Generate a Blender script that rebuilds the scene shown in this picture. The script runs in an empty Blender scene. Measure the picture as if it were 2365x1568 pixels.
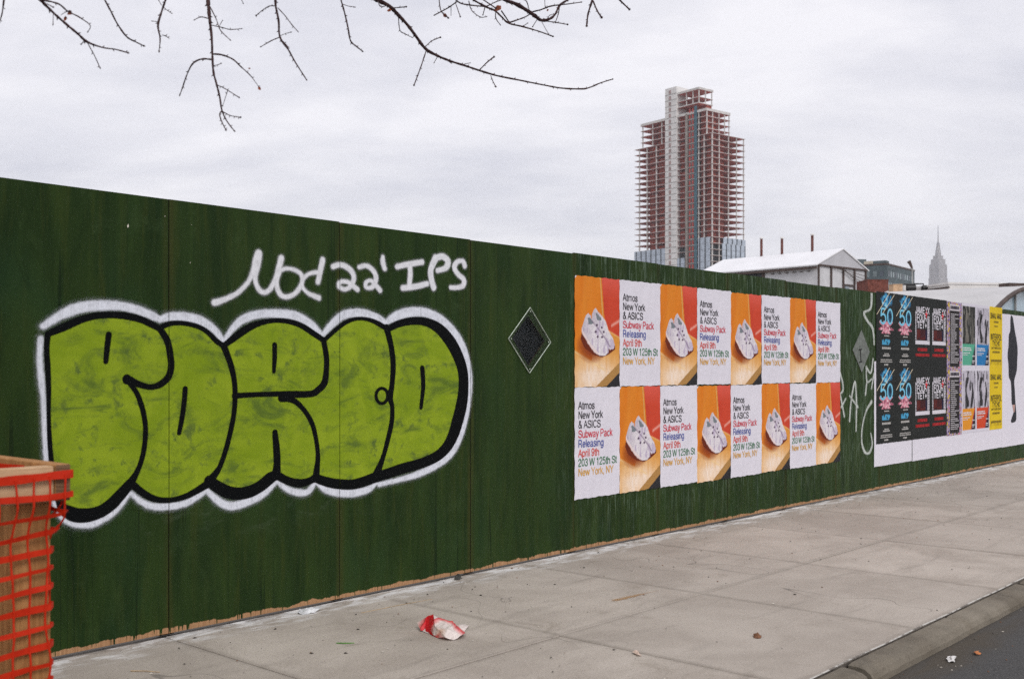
import bpy, bmesh, math, random
import numpy as np
from mathutils import Vector, Matrix, noise as mnoise

random.seed(7)
rng = np.random.default_rng(7)
scene = bpy.context.scene
COL = scene.collection

# ------------------------------------------------------------------ camera
H = 1.488                      # eye height above the pavement
FPX, CX, HY = 2468.0, 1182.5, 854.0   # focal length, centre and horizon of the photograph (2365 px wide)
cam_data = bpy.data.cameras.new('camera')
cam = bpy.data.objects.new('camera', cam_data)
COL.objects.link(cam)
cam.location = (0, 0, H)
cam.rotation_euler = (math.radians(90), 0, 0)
cam_data.sensor_fit = 'HORIZONTAL'
cam_data.sensor_width = 36
cam_data.lens = FPX / 2365 * 36
cam_data.shift_y = 70 / 2365
cam_data.clip_start = 0.05
cam_data.clip_end = 20000
cam_data.dof.use_dof = True
cam_data.dof.focus_distance = 8.0
cam_data.dof.aperture_fstop = 5.6
scene.camera = cam

# ------------------------------------------------------------------ world, sun, exposure
SUN_DIR = Vector((0.30, -0.72, 0.62)).normalized()      # towards the sun, behind thin cloud
world = bpy.data.worlds.new('World')
scene.world = world
world.use_nodes = True
nt = world.node_tree
nt.nodes.clear()
w_out = nt.nodes.new('ShaderNodeOutputWorld')
w_bg = nt.nodes.new('ShaderNodeBackground')
w_sky = nt.nodes.new('ShaderNodeTexSky')
w_sky.sky_type = 'NISHITA'
w_sky.sun_disc = False
w_sky.sun_elevation = math.asin(SUN_DIR.z)
w_sky.sun_rotation = math.atan2(SUN_DIR.x, SUN_DIR.y)
w_sc = nt.nodes.new('ShaderNodeVectorMath'); w_sc.operation = 'SCALE'
w_sc.inputs['Scale'].default_value = 1.0
nt.links.new(w_sky.outputs[0], w_sc.inputs[0])
w_tc = nt.nodes.new('ShaderNodeTexCoord')
w_sep = nt.nodes.new('ShaderNodeSeparateXYZ')
nt.links.new(w_tc.outputs['Generated'], w_sep.inputs[0])
w_add = nt.nodes.new('ShaderNodeMath'); w_add.operation = 'ADD'; w_add.inputs[1].default_value = 0.22
w_abs = nt.nodes.new('ShaderNodeMath'); w_abs.operation = 'ABSOLUTE'
nt.links.new(w_sep.outputs[2], w_abs.inputs[0]); nt.links.new(w_abs.outputs[0], w_add.inputs[0])
w_dx = nt.nodes.new('ShaderNodeMath'); w_dx.operation = 'DIVIDE'
w_dy = nt.nodes.new('ShaderNodeMath'); w_dy.operation = 'DIVIDE'
nt.links.new(w_sep.outputs[0], w_dx.inputs[0]); nt.links.new(w_add.outputs[0], w_dx.inputs[1])
nt.links.new(w_sep.outputs[1], w_dy.inputs[0]); nt.links.new(w_add.outputs[0], w_dy.inputs[1])
w_cmb = nt.nodes.new('ShaderNodeCombineXYZ')
nt.links.new(w_dx.outputs[0], w_cmb.inputs[0]); nt.links.new(w_dy.outputs[0], w_cmb.inputs[1])
w_map = nt.nodes.new('ShaderNodeMapping')
w_map.inputs['Scale'].default_value = (0.7, 1.15, 1); w_map.inputs['Rotation'].default_value = (0, 0, 0.35)
w_map.inputs['Location'].default_value = (3.1, 0.4, 0)
nt.links.new(w_cmb.outputs[0], w_map.inputs[0])
w_n = nt.nodes.new('ShaderNodeTexNoise')
w_n.inputs['Scale'].default_value = 2.1; w_n.inputs['Detail'].default_value = 6
w_n.inputs['Roughness'].default_value = 0.58; w_n.inputs['Distortion'].default_value = 0.15
nt.links.new(w_map.outputs[0], w_n.inputs['Vector'])
w_ramp = nt.nodes.new('ShaderNodeValToRGB')
w_ramp.color_ramp.elements[0].position = 0.30; w_ramp.color_ramp.elements[0].color = (5.55, 5.55, 6.15, 1)
w_ramp.color_ramp.elements[1].position = 0.62; w_ramp.color_ramp.elements[1].color = (7.8, 7.65, 7.95, 1)
nt.links.new(w_n.outputs['Fac'], w_ramp.inputs['Fac'])
w_mix = nt.nodes.new('ShaderNodeMix'); w_mix.data_type = 'RGBA'
w_mix.inputs['Factor'].default_value = 0.93             # the cloud deck covers nearly all of the clear sky
nt.links.new(w_sc.outputs[0], w_mix.inputs['A']); nt.links.new(w_ramp.outputs[0], w_mix.inputs['B'])
nt.links.new(w_mix.outputs['Result'], w_bg.inputs['Color'])
w_bg.inputs['Strength'].default_value = 0.13
nt.links.new(w_bg.outputs[0], w_out.inputs[0])

sun_data = bpy.data.lights.new('sun', 'SUN')
sun_data.energy = 1.5
sun_data.angle = math.radians(22)
sun_data.color = (1.0, 0.965, 0.92)
sun = bpy.data.objects.new('sun', sun_data)
COL.objects.link(sun)
sun.rotation_euler = (-SUN_DIR).to_track_quat('-Z', 'Y').to_euler()

scene.view_settings.view_transform = 'Standard'
scene.view_settings.look = 'None'
scene.view_settings.exposure = 0.04
scene.view_settings.gamma = 1.0
scene.view_settings.use_curve_mapping = False
scene.cycles.max_bounces = 6
scene.cycles.transparent_max_bounces = 16
scene.cycles.volume_bounces = 1
scene.cycles.use_denoising = False

# ------------------------------------------------------------------ helpers
def lin(c):
    c = np.asarray(c, float) / 255.0
    return np.where(c <= 0.04045, c / 12.92, ((c + 0.055) / 1.055) ** 2.4)

def empty(name, loc=(0, 0, 0), rz=0.0):
    o = bpy.data.objects.new(name, None); COL.objects.link(o)
    o.location = loc; o.rotation_euler = (0, 0, rz); o.empty_display_size = 0.2
    return o

def tag(o, label=None, cat=None, group=None, kind=None):
    if label: o['label'] = label
    if cat: o['category'] = cat
    if group: o['group'] = group
    if kind: o['kind'] = kind
    return o

def link(name, me, mat=None, parent=None, loc=(0, 0, 0), rz=0.0):
    o = bpy.data.objects.new(name, me); COL.objects.link(o)
    if mat is not None and len(me.materials) == 0: me.materials.append(mat)
    o.parent = parent; o.location = loc; o.rotation_euler = (0, 0, rz)
    return o

def mesh(verts, faces, smooth=False):
    me = bpy.data.meshes.new('mesh'); me.from_pydata([tuple(v) for v in verts], [], faces); me.update()
    if smooth: me.polygons.foreach_set('use_smooth', [True] * len(me.polygons))
    return me

class MB:
    """collects vertices and faces for one mesh"""
    def __init__(s): s.v = []; s.f = []; s.m = []
    def add(s, vs, fs, mi=0):
        k = len(s.v); s.v += [tuple(v) for v in vs]
        s.f += [tuple(i + k for i in f) for f in fs]; s.m += [mi] * len(fs); return s
    def box(s, a, b, mi=0):
        (x0, y0, z0), (x1, y1, z1) = a, b
        return s.add([(x0,y0,z0),(x1,y0,z0),(x1,y1,z0),(x0,y1,z0),(x0,y0,z1),(x1,y0,z1),(x1,y1,z1),(x0,y1,z1)],
                     [(0,3,2,1),(4,5,6,7),(0,1,5,4),(1,2,6,5),(2,3,7,6),(3,0,4,7)], mi)
    def prism(s, poly, y0, y1, mi=0):        # polygon in x,z extruded along y
        n = len(poly)
        vs = [(x, y0, z) for x, z in poly] + [(x, y1, z) for x, z in poly]
        fs = [tuple(range(n)), tuple(range(2*n-1, n-1, -1))] + [(i, i+n, (i+1) % n + n, (i+1) % n) for i in range(n)]
        return s.add(vs, fs, mi)
    def bar(s, p, q, r, mi=0):               # square bar between two points
        p, q = Vector(p), Vector(q); d = (q - p).normalized()
        a = d.orthogonal().normalized() * r; b = d.cross(a)
        vs = [p+a+b, p-a+b, p-a-b, p+a-b, q+a+b, q-a+b, q-a-b, q+a-b]
        return s.add(vs, [(3,2,1,0),(4,5,6,7),(0,1,5,4),(1,2,6,5),(2,3,7,6),(3,0,4,7)], mi)
    def tube(s, pts, rad, n=6, mi=0):
        pts = [Vector(p) for p in pts]; k = len(s.v); m = len(pts); up = None
        for i, p in enumerate(pts):
            d = (pts[min(i+1, m-1)] - pts[max(i-1, 0)]).normalized()
            a = d.orthogonal().normalized() if up is None else (up - d * up.dot(d)).normalized()
            up = a; b = d.cross(a)
            for j in range(n):
                t = 2 * math.pi * j / n
                s.v.append(tuple(p + (a * math.cos(t) + b * math.sin(t)) * rad[i]))
        for i in range(m - 1):
            for j in range(n):
                s.f.append((k+i*n+j, k+i*n+(j+1) % n, k+(i+1)*n+(j+1) % n, k+(i+1)*n+j)); s.m.append(mi)
        s.f.append(tuple(k+j for j in range(n-1, -1, -1))); s.m.append(mi)
        s.f.append(tuple(k+(m-1)*n+j for j in range(n))); s.m.append(mi)
        return s
    def mesh(s, smooth=False):
        me = mesh(s.v, s.f, smooth)
        me.polygons.foreach_set('material_index', s.m)
        return me
    def build(s, name, mats, parent=None, smooth=False, loc=(0, 0, 0), rz=0.0):
        me = s.mesh(smooth)
        for m in (mats if isinstance(mats, (list, tuple)) else [mats]): me.materials.append(m)
        return link(name, me, None, parent, loc, rz)

def at(px, py, Y):                           # a point of the place seen at that spot of the photograph, Y metres away
    return Vector(((px - CX) / FPX * Y, Y, H - (py - HY) / FPX * Y))

# the fence line: s metres along it, z up, y = -(distance in front of it)
W0 = Vector((-1.9245, 5.993, 0))
WD = Vector((0.665, 0.7466, 0)).normalized()
WRZ = math.atan2(WD.y, WD.x)
def wall(px, py):
    Y = 17930.0 / (3382.0 - px)
    return ((Y - 5.993) / WD.y, H - (py - HY) / FPX * Y)
def ground_sl(px, py):                       # (s, distance in front of fence) of a pavement point
    Y = H * FPX / (py - HY); p = Vector(((px - CX) / FPX * Y - W0.x, Y - W0.y, 0))
    return p.dot(WD), p.dot(Vector((WD.y, -WD.x, 0)))

def catmull(pts, n=4, closed=False):
    P = np.array(pts, float); m = len(P)
    if m < 3: return P
    out = []
    rngi = range(m if closed else m - 1)
    for i in rngi:
        if closed: a, b, c, d = P[(i-1) % m], P[i], P[(i+1) % m], P[(i+2) % m]
        else: a, b, c, d = P[max(i-1, 0)], P[i], P[i+1], P[min(i+2, m-1)]
        for k in range(n):
            t = k / n
            out.append(0.5*((2*b)+(c-a)*t+(2*a-5*b+4*c-d)*t*t+(3*b-a-3*c+d)*t**3))
    if not closed: out.append(P[-1])
    return np.array(out)

# ------------------------------------------------------------------ materials
class NT:
    def __init__(s, name):
        s.m = bpy.data.materials.new(name); s.m.use_nodes = True
        s.t = s.m.node_tree; s.t.nodes.clear()
        s.out = s.t.nodes.new('ShaderNodeOutputMaterial')
        s.b = s.t.nodes.new('ShaderNodeBsdfPrincipled')
        s.t.links.new(s.b.outputs[0], s.out.inputs[0])
    def put(s, sock, v):
        if isinstance(v, bpy.types.NodeSocket): s.t.links.new(v, sock)
        elif isinstance(v, (tuple, list)) and len(v) == 3 and sock.type == 'RGBA': sock.default_value = (*v, 1)
        else: sock.default_value = v
    def node(s, typ, ins=None, **kw):
        n = s.t.nodes.new(typ)
        for k, v in kw.items(): setattr(n, k, v)
        for k, v in (ins or {}).items(): s.put(n.inputs[k], v)
        return n
    def coords(s, obj=None, which='Object'):
        n = s.node('ShaderNodeTexCoord')
        if obj: n.object = obj
        return n.outputs[which]
    def mapped(s, vec, scale=(1,1,1), loc=(0,0,0), rot=(0,0,0)):
        return s.node('ShaderNodeMapping', {'Vector': vec, 'Scale': scale, 'Location': loc, 'Rotation': rot}).outputs[0]
    def noise(s, vec, scale=5, detail=4, rough=0.55, dist=0.0):
        return s.node('ShaderNodeTexNoise', {'Vector': vec, 'Scale': scale, 'Detail': detail, 'Roughness': rough, 'Distortion': dist}).outputs['Fac']
    def math(s, op, a, b=0.0, c=0.0, clamp=False):
        n = s.node('ShaderNodeMath', {0: a, 1: b, 2: c}, operation=op); n.use_clamp = clamp
        return n.outputs[0]
    def rng(s, v, a, b, c=0.0, d=1.0, smooth=True):
        return s.node('ShaderNodeMapRange', {'Value': v, 'From Min': a, 'From Max': b, 'To Min': c, 'To Max': d},
                      interpolation_type='SMOOTHSTEP' if smooth else 'LINEAR').outputs[0]
    def mix(s, f, a, b, mode='MIX'):
        n = s.node('ShaderNodeMix', data_type='RGBA', blend_type=mode)
        s.put(n.inputs['Factor'], f); s.put(n.inputs['A'], a); s.put(n.inputs['B'], b)
        return n.outputs['Result']
    def sep(s, v): return s.node('ShaderNodeSeparateXYZ', {0: v}).outputs
    def attr(s, name, out='Fac'): return s.node('ShaderNodeAttribute', attribute_name=name).outputs[out]
    def bump(s, h, strength=0.3, dist=0.01):
        s.put(s.b.inputs['Normal'], s.node('ShaderNodeBump', {'Height': h, 'Strength': strength, 'Distance': dist}).outputs[0])
    def fin(s, color=None, rough=None, metal=None, alpha=None, spec=None, trans=None, ior=None):
        for k, v in (('Base Color', color), ('Roughness', rough), ('Metallic', metal), ('Alpha', alpha),
                     ('Specular IOR Level', spec), ('Transmission Weight', trans), ('IOR', ior)):
            if v is not None: s.put(s.b.inputs[k], v)
        return s.m

def simple(name, c, rough=0.7, var=0.25, scale=6.0, metal=0.0, stretch=(1,1,1), spec=0.4, bump=0.0):
    t = NT(name); v = t.mapped(t.coords(), stretch)
    n = t.noise(v, scale, 5, 0.6)
    lo = tuple(x * (1 - var) for x in c); hi = tuple(min(1, x * (1 + var)) for x in c)
    col = t.mix(t.rng(n, 0.3, 0.7), lo, hi)
    if bump: t.bump(n, bump, 0.01)
    return t.fin(col, rough, metal, spec=spec)
# ------------------------------------------------------------------ fence root first: several materials read its frame
fence = empty('hoarding_fence', W0, WRZ)
tag(fence, 'dark green painted plywood hoarding fence running along the pavement', 'fence')
PW = 1.2192                                  # width of a plywood sheet
SEAMS = [k * PW for k in range(-5, 22)]

# ------------------------------------------------------------------ ground, road, pavement, kerb
t = NT('dirt_ground'); v = t.coords()
n = t.noise(v, 0.35, 6, 0.65)
M_dirt = t.fin(t.mix(n, (0.13, 0.115, 0.10), (0.24, 0.22, 0.19)), 0.95)
g = mesh([(-4400,-4400,0),(4400,-4400,0),(4400,4400,0),(-4400,4400,0)], [(0,1,2,3)])
tag(link('ground', g, M_dirt, None, (0, 0, -0.13)), 'bare dull ground reaching to the horizon behind the fence', kind='structure')

t = NT('asphalt'); v = t.coords(fence)
n1 = t.noise(v, 160, 4, 0.75); n2 = t.noise(v, 1.4, 5, 0.6); n3 = t.noise(t.mapped(v, (0.3, 2.5, 1)), 2.2, 5, 0.6)
c = t.mix(t.rng(n1, 0.35, 0.7), (0.032, 0.032, 0.033), (0.115, 0.113, 0.11))
c = t.mix(t.rng(n2, 0.3, 0.75, 0, 0.55), c, (0.085, 0.082, 0.078))
c = t.mix(t.rng(n3, 0.55, 0.8, 0, 0.4), c, (0.03, 0.03, 0.03))
ax_, ay_, az_ = t.sep(v)
gd = t.math('ADD', t.math('MULTIPLY', ay_, -1.0), t.math('MULTIPLY', t.math('SUBTRACT', n2, 0.5), 0.5))
c = t.mix(t.math('MULTIPLY', t.rng(gd, 3.25, 3.55, 1.0, 0.0), t.rng(n3, 0.35, 0.6, 0.3, 0.9)), c, (0.075, 0.062, 0.046))
t.bump(n1, 0.6, 0.006)
M_asphalt = t.fin(c, 0.9, spec=0.25)
road = MB().add([(-40, -14, 0), (70, -14, 0), (70, -3.1, 0), (-40, -3.1, 0)], [(0, 1, 2, 3)]).build(
    'road', M_asphalt, None, loc=(W0.x, W0.y, -0.085), rz=WRZ)
tag(road, 'dark worn asphalt road beside the kerb', kind='structure')

def concrete(name, base, dark, light, flag=True):
    t = NT(name); v = t.coords(fence); own = t.coords()
    rnd = t.node('ShaderNodeObjectInfo').outputs['Random']
    blotch = t.noise(v, 1.1, 6, 0.62, 0.6); mid = t.noise(v, 5.5, 6, 0.65); fine = t.noise(v, 230, 3, 0.8)
    grain = t.noise(v, 900, 2, 0.9)
    sweep = t.noise(t.mapped(v, (0.55, 3.2, 1), rot=(0, 0, 0.25)), 1.9, 6, 0.65, 0.5)
    c = t.mix(t.rng(blotch, 0.3, 0.72), dark, light)
    c = t.mix(t.rng(mid, 0.35, 0.7, 0, 0.45), c, base)
    c = t.mix(t.rng(sweep, 0.52, 0.78, 0, 0.55), c, tuple(x * 0.62 for x in dark))
    c = t.mix(t.rng(fine, 0.52, 0.75, 0, 0.6), c, tuple(x * 0.5 for x in dark))
    grit = t.noise(v, 75, 3, 0.85)
    c = t.mix(t.rng(grit, 0.54, 0.70, 0, 0.62), c, tuple(x * 0.55 for x in dark))
    c = t.mix(t.rng(grit, 0.44, 0.30, 0, 0.4), c, tuple(min(1, x * 1.25) for x in light))
    c = t.mix(t.rng(grain, 0.6, 0.75, 0, 0.25), c, tuple(min(1, x * 1.35) for x in light))
    c = t.mix(t.rng(rnd, 0, 1, 0, 0.36, False), c, tuple(x * 0.72 for x in base))
    cr = t.noise(v, 0.55, 2.5, 0.5, 0.6)
    crm = t.noise(v, 0.35, 2, 0.5)
    c = t.mix(t.math('MULTIPLY', t.rng(t.math('ABSOLUTE', t.math('SUBTRACT', cr, 0.5)), 0.0004, 0.0014, 0.45, 0.0), t.rng(crm, 0.52, 0.60)), c, (0.05, 0.045, 0.04))
    st = t.noise(v, 2.6, 6, 0.72, 0.8)
    c = t.mix(t.rng(st, 0.56, 0.74, 0, 0.45), c, (0.20, 0.165, 0.125))
    # tiny dark spots (old gum, tar)
    vor = t.node('ShaderNodeTexVoronoi', {'Vector': v, 'Scale': 4.2, 'Randomness': 1.0}).outputs['Distance']
    c = t.mix(t.rng(vor, 0.016, 0.045, 0.55, 0.0), c, (0.06, 0.055, 0.05))
    if flag:
        x, y, z = t.sep(t.coords(which='Generated'))
        ex = t.math('MINIMUM', x, t.math('SUBTRACT', 1.0, x)); ey = t.math('MINIMUM', y, t.math('SUBTRACT', 1.0, y))
        e = t.math('MINIMUM', ex, ey)
        e = t.math('ADD', e, t.math('MULTIPLY', t.math('SUBTRACT', mid, 0.5), 0.05))
        c = t.mix(t.rng(e, 0.0, 0.030, 0.30, 0.0), c, tuple(x * 0.45 for x in dark))
        # chalky plaster dust trodden along the foot of the fence
        fx, fy, fz = t.sep(v)
        d = t.math('MULTIPLY', fy, -1.0)
        dn = t.noise(t.mapped(v, (1.0, 3.0, 1)), 3.2, 7, 0.72, 0.4)
        near = t.rng(t.math('ADD', d, t.math('MULTIPLY', t.math('SUBTRACT', dn, 0.5), -0.9)), -0.05, 0.30, 1.0, 0.0)
        c = t.mix(t.math('MULTIPLY', near, t.rng(dn, 0.40, 0.58, 0.0, 1.0)), c, (0.80, 0.79, 0.78))
        grime = t.rng(t.math('ADD', d, t.math('MULTIPLY', t.math('SUBTRACT', blotch, 0.5), 0.3)), 0.0, 0.10, 0.6, 0.0)
        c = t.mix(t.math('MULTIPLY', grime, t.rng(mid, 0.4, 0.6)), c, (0.07, 0.06, 0.05))
    t.bump(t.math('ADD', fine, t.math('MULTIPLY', mid, 0.6)), 0.35, 0.003)
    return t.fin(c, 0.9, spec=0.25)
M_flag = concrete('pavement_concrete', (0.45, 0.398, 0.345), (0.345, 0.300, 0.256), (0.53, 0.475, 0.415))
M_kerb = concrete('kerb_concrete', (0.19, 0.160, 0.12), (0.085, 0.072, 0.055), (0.25, 0.22, 0.175), False)
M_joint = simple('joint_dirt', (0.115, 0.10, 0.085), 0.95, 0.4, 9)

sidewalk = MB().box((-8, -3.066, -0.12), (26, 0.06, -0.012)).build('sidewalk', M_joint, None, loc=W0, rz=WRZ)
tag(sidewalk, 'pale concrete pavement of large square flags along the fence', kind='structure')
def flag_mesh(w, h):
    b, z0 = 0.006, -0.10
    o = [(-w/2,-h/2),(w/2,-h/2),(w/2,h/2),(-w/2,h/2)]
    i = [(x - math.copysign(b, x), y - math.copysign(b, y)) for x, y in o]
    vs = [(x,y,z0) for x,y in o] + [(x,y,-0.004) for x,y in o] + [(x,y,0) for x,y in i]
    fs = [(3,2,1,0),(8,9,10,11)]
    for k in range(4):
        j = (k+1) % 4; fs += [(k,j,j+4,k+4),(k+4,j+4,j+8,k+8)]
    return mesh(vs, fs)
FS, FG = 1.49, 0.005
rows = [(0.012, 1.637), (1.642, 3.062)]
fm = [flag_mesh(FS - FG, b - a) for a, b in rows]
for i in range(-5, 17):
    s0 = 1.46 + (i - 1) * FS
    for r, (a, b) in enumerate(rows):
        o = link('paving_flag', fm[r], M_flag, sidewalk, (s0 + FS/2, -(a+b)/2, random.uniform(-0.002, 0.003)))
        o.rotation_euler = (random.uniform(-.0009, .0009), random.uniform(-.0009, .0009), 0)

kerb = empty('kerb', W0, WRZ)
tag(kerb, 'worn grey concrete kerb stones along the road edge', kind='structure')
prof = [(3.086, -0.004), (3.15, -0.007), (3.185, -0.014), (3.212, -0.03), (3.228, -0.055), (3.236, -0.12), (3.086, -0.12)]
def kerb_mesh(L, seed):
    N = 34; vs = []; fs = []; k = len(prof)
    for i in range(N + 1):
        x = L * i / N
        end = 0.010 if i in (0, N) else 0.0
        for j, (y, z) in enumerate(prof):
            w = (mnoise.noise(Vector((x * 3 + seed, y * 14, z * 14))) * 0.008 + mnoise.noise(Vector((x * 11 + seed, y * 40, z * 40))) * 0.006) * (1 if 0 < j < 6 else 0)
            vs.append((x, -y + w + (end if 0 < j < 6 else 0), z + w * .6 - (end * .7 if j < 5 else 0)))
    for i in range(N):
        for j in range(k):
            a, b = i*k+j, i*k+(j+1) % k; fs.append((a, b, b+k, a+k))
    fs.append(tuple(range(k-1, -1, -1))); fs.append(tuple(N*k+j for j in range(k)))
    return mesh(vs, fs, False)
for i in range(-6, 15):
    L = 1.40
    link('kerb_stone', kerb_mesh(L - 0.016, i * 7.3), M_kerb, kerb, (1.97 + i * L - L + (0.03 if i % 2 else 0), 0, random.uniform(-.004, .004)))
t = NT('joint_sealant'); v = t.coords()
M_seal = t.fin(t.mix(t.rng(t.noise(v, 9, 5, 0.7), 0.42, 0.55), (0.16, 0.14, 0.12), (0.52, 0.50, 0.46)), 0.8)
mb = MB()
for i in range(120):
    x0, x1 = -6 + i * .25, -6 + (i+1) * .25
    a = [3.064 + .004 * math.sin(i * 1.7), 3.064 + .004 * math.sin((i+1) * 1.7)]
    w = .011
    mb.add([(x0,-a[0],.0012),(x0,-a[0]-w,.0),(x1,-a[1]-w,.0),(x1,-a[1],.0012)], [(0,1,2,3)])
link('joint_sealant', mb.mesh(), M_seal, kerb)

# ------------------------------------------------------------------ plywood sheets of the fence
t = NT('green_painted_plywood'); own = t.coords(); fv = t.coords(fence)
rnd = t.node('ShaderNodeObjectInfo').outputs['Random']
off = t.node('ShaderNodeCombineXYZ', {0: t.math('MULTIPLY', rnd, 31.0), 1: 0.0, 2: t.math('MULTIPLY', rnd, 17.0)}).outputs[0]
pv = t.node('ShaderNodeVectorMath', {0: own, 1: off}, operation='ADD').outputs[0]
streak = t.noise(t.mapped(pv, (5, 1, 0.8)), 1.0, 6, 0.62, 0.6)
streak2 = t.noise(t.mapped(pv, (15, 1, 1.3)), 1.0, 6, 0.66, 0.5)
grainn = t.noise(t.mapped(pv, (120, 1, 8.0)), 1.0, 4, 0.75, 0.6)
blot = t.noise(t.mapped(pv, (1.6, 1, 1.1)), 1.0, 5, 0.6, 0.5)
c = t.mix(t.rng(streak, 0.32, 0.68), (0.0092, 0.0235, 0.0052), (0.0235, 0.0460, 0.0090))
c = t.mix(t.rng(streak2, 0.48, 0.72, 0, 0.55), c, (0.040, 0.052, 0.009))
c = t.mix(t.rng(blot, 0.48, 0.72, 0, 0.55), c, (0.018, 0.045, 0.016))
blot2 = t.noise(t.mapped(pv, (3.4, 1, 2.2), loc=(5, 0, 3)), 1.0, 7, 0.7, 0.9)
c = t.mix(t.rng(blot2, 0.55, 0.75, 0, 0.6), c, (0.040, 0.070, 0.024))
c = t.mix(t.rng(blot2, 0.42, 0.25, 0, 0.5), c, (0.007, 0.018, 0.005))
c = t.mix(t.rng(grainn, 0.55, 0.75, 0, 0.4), c, (0.009, 0.024, 0.008))
c = t.mix(t.rng(rnd, 0, 1, 0.0, 0.22, False), c, (0.035, 0.062, 0.018))
hair = t.noise(t.mapped(pv, (8, 1, 0.06)), 1.0, 2, 0.4, 0.1)
c = t.mix(t.rng(t.math('ABSOLUTE', t.math('SUBTRACT', hair, 0.5)), 0.001, 0.005, 0.6, 0.0), c, (0.006, 0.015, 0.005))
# knots showing through the paint
vk = t.node('ShaderNodeTexVoronoi', {'Vector': t.mapped(pv, (2.4, 1, 1.25)), 'Scale': 1.0}).outputs['Distance']
c = t.mix(t.rng(vk, 0.035, 0.075, 0.6, 0.0), c, (0.030, 0.022, 0.010))
# dried wheat paste drips and scuffs around the bill posting area
fx, fy, fz = t.sep(fv)
drip = t.noise(t.mapped(fv, (38, 1, 2.6)), 1.0, 5, 0.75, 0.3)
scr = t.noise(t.mapped(fv, (70, 1, 5.0), rot=(0, 0.35, 0)), 1.0, 3, 0.6, 0.2)
area = t.math('MULTIPLY', t.rng(fx, 3.2, 4.2), t.math('MAXIMUM', t.rng(fz, 0.44, 0.15, 0.95, 0.25), t.rng(fz, 2.1, 2.4, 0.1, 0.75)))
c = t.mix(t.math('MULTIPLY', area, t.rng(drip, 0.50, 0.70, 0, 0.9)), c, (0.15, 0.21, 0.15))
c = t.mix(t.math('MULTIPLY', area, t.rng(scr, 0.66, 0.74, 0, 0.6)), c, (0.40, 0.44, 0.38))
# bare wood where the roller stopped short of the pavement
ox, oy, oz = t.sep(own)
pe = t.noise(t.mapped(pv, (5.5, 1, 1)), 1.0, 3, 0.5, 0.0); pf = t.noise(t.mapped(pv, (55, 1, 2)), 1.0, 2, 0.5)
edge = t.math('ADD', t.math('ADD', t.math('MULTIPLY', t.math('SUBTRACT', pe, 0.54), 0.055), t.math('MULTIPLY', t.math('SUBTRACT', t.noise(t.mapped(pv, (28, 1, 1)), 1.0, 4, 0.7), 0.5), 0.03)), t.rng(pf, 0.60, 0.66, 0.038, 0.004))
bare = t.rng(t.math('SUBTRACT', oz, edge), -0.002, 0.003, 1.0, 0.0)
wn = t.noise(t.mapped(pv, (90, 1, 3)), 1.0, 4, 0.7)
wood = t.mix(t.rng(wn, 0.3, 0.7), (0.30, 0.155, 0.075), (0.46, 0.27, 0.145))
chalk = t.noise(t.mapped(fv, (3.5, 1, 9), loc=(2, 0, 1)), 1.0, 6, 0.75, 0.6)
band = t.math('MULTIPLY', t.rng(t.math('ABSOLUTE', t.math('SUBTRACT', fz, 0.62)), 0.0, 0.16, 1.0, 0.0), t.rng(fx, -0.6, 2.6, 1.0, 0.25))
c = t.mix(t.math('MULTIPLY', band, t.rng(chalk, 0.5, 0.75, 0, 0.45)), c, (0.10, 0.13, 0.085))
fleck = t.node('ShaderNodeTexVoronoi', {'Vector': t.mapped(fv, (7, 1, 5)), 'Scale': 1.0}).outputs['Distance']
c = t.mix(t.rng(fleck, 0.010, 0.022, 0.9, 0.0), c, (0.005, 0.006, 0.004))
px_, py_, pz_ = t.sep(own)
ed = t.math('MINIMUM', px_, t.math('SUBTRACT', PW - .004, px_))
c = t.mix(t.math('MULTIPLY', t.rng(ed, 0.006, 0.045, 1.0, 0.0), t.rng(streak2, 0.35, 0.6, 0.1, 0.75)), c, (0.042, 0.046, 0.011))
c = t.mix(t.rng(ed, 0.001, 0.004, 0.55, 0.0), c, (0.004, 0.008, 0.003))
c = t.mix(bare, c, wood)
t.bump(t.math('ADD', grainn, t.math('MULTIPLY', streak2, 0.5)), 0.25, 0.0025)
M_ply = t.fin(c, t.rng(blot, 0.3, 0.7, 0.46, 0.68), spec=0.10)
M_plyedge = simple('plywood_edge', (0.030, 0.022, 0.013), 0.95, 0.4, 40, spec=.05)
M_black = simple('black_plastic_sheet', (0.008, 0.010, 0.013), 0.6, 0.5, 9, spec=0.15, bump=0.15)

WZ = (0.0, 2.44)
def panel_mesh(hole=None, top=2.44, bot=0.012):
    w = PW - 0.004; T = 0.018; mb = MB()
    if hole is None:
        mb.add([(0,0,bot),(w,0,bot),(w,0,top),(0,0,top)], [(0,1,2,3)], 0)
    else:
        L, B, R, Tp = hole
        mb.add([(0,0,bot),(w,0,bot),(w,0,top),(0,0,top)] + [(x,0,z) for x, z in (L, B, R, Tp)],
               [(0,1,5),(1,6,5),(1,2,6),(2,7,6),(2,3,7),(3,4,7),(3,0,4),(0,5,4)], 0)
        q = [L, B, R, Tp]
        for i in range(4):
            a, b = q[i], q[(i+1) % 4]
            mb.add([(a[0],0,a[1]),(b[0],0,b[1]),(b[0],T,b[1]),(a[0],T,a[1])], [(0,1,2,3)], 1)
    mb.add([(0,0,bot),(w,0,bot),(w,0,top),(0,0,top),(0,T,bot),(w,T,bot),(w,T,top),(0,T,top)],
           [(0,4,5,1),(1,5,6,2),(2,6,7,3),(3,7,4,0)] + ([(4,7,6,5)] if hole is None else []), 1)
    me = mb.mesh(); me.materials.append(M_ply); me.materials.append(M_plyedge)
    return me

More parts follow.
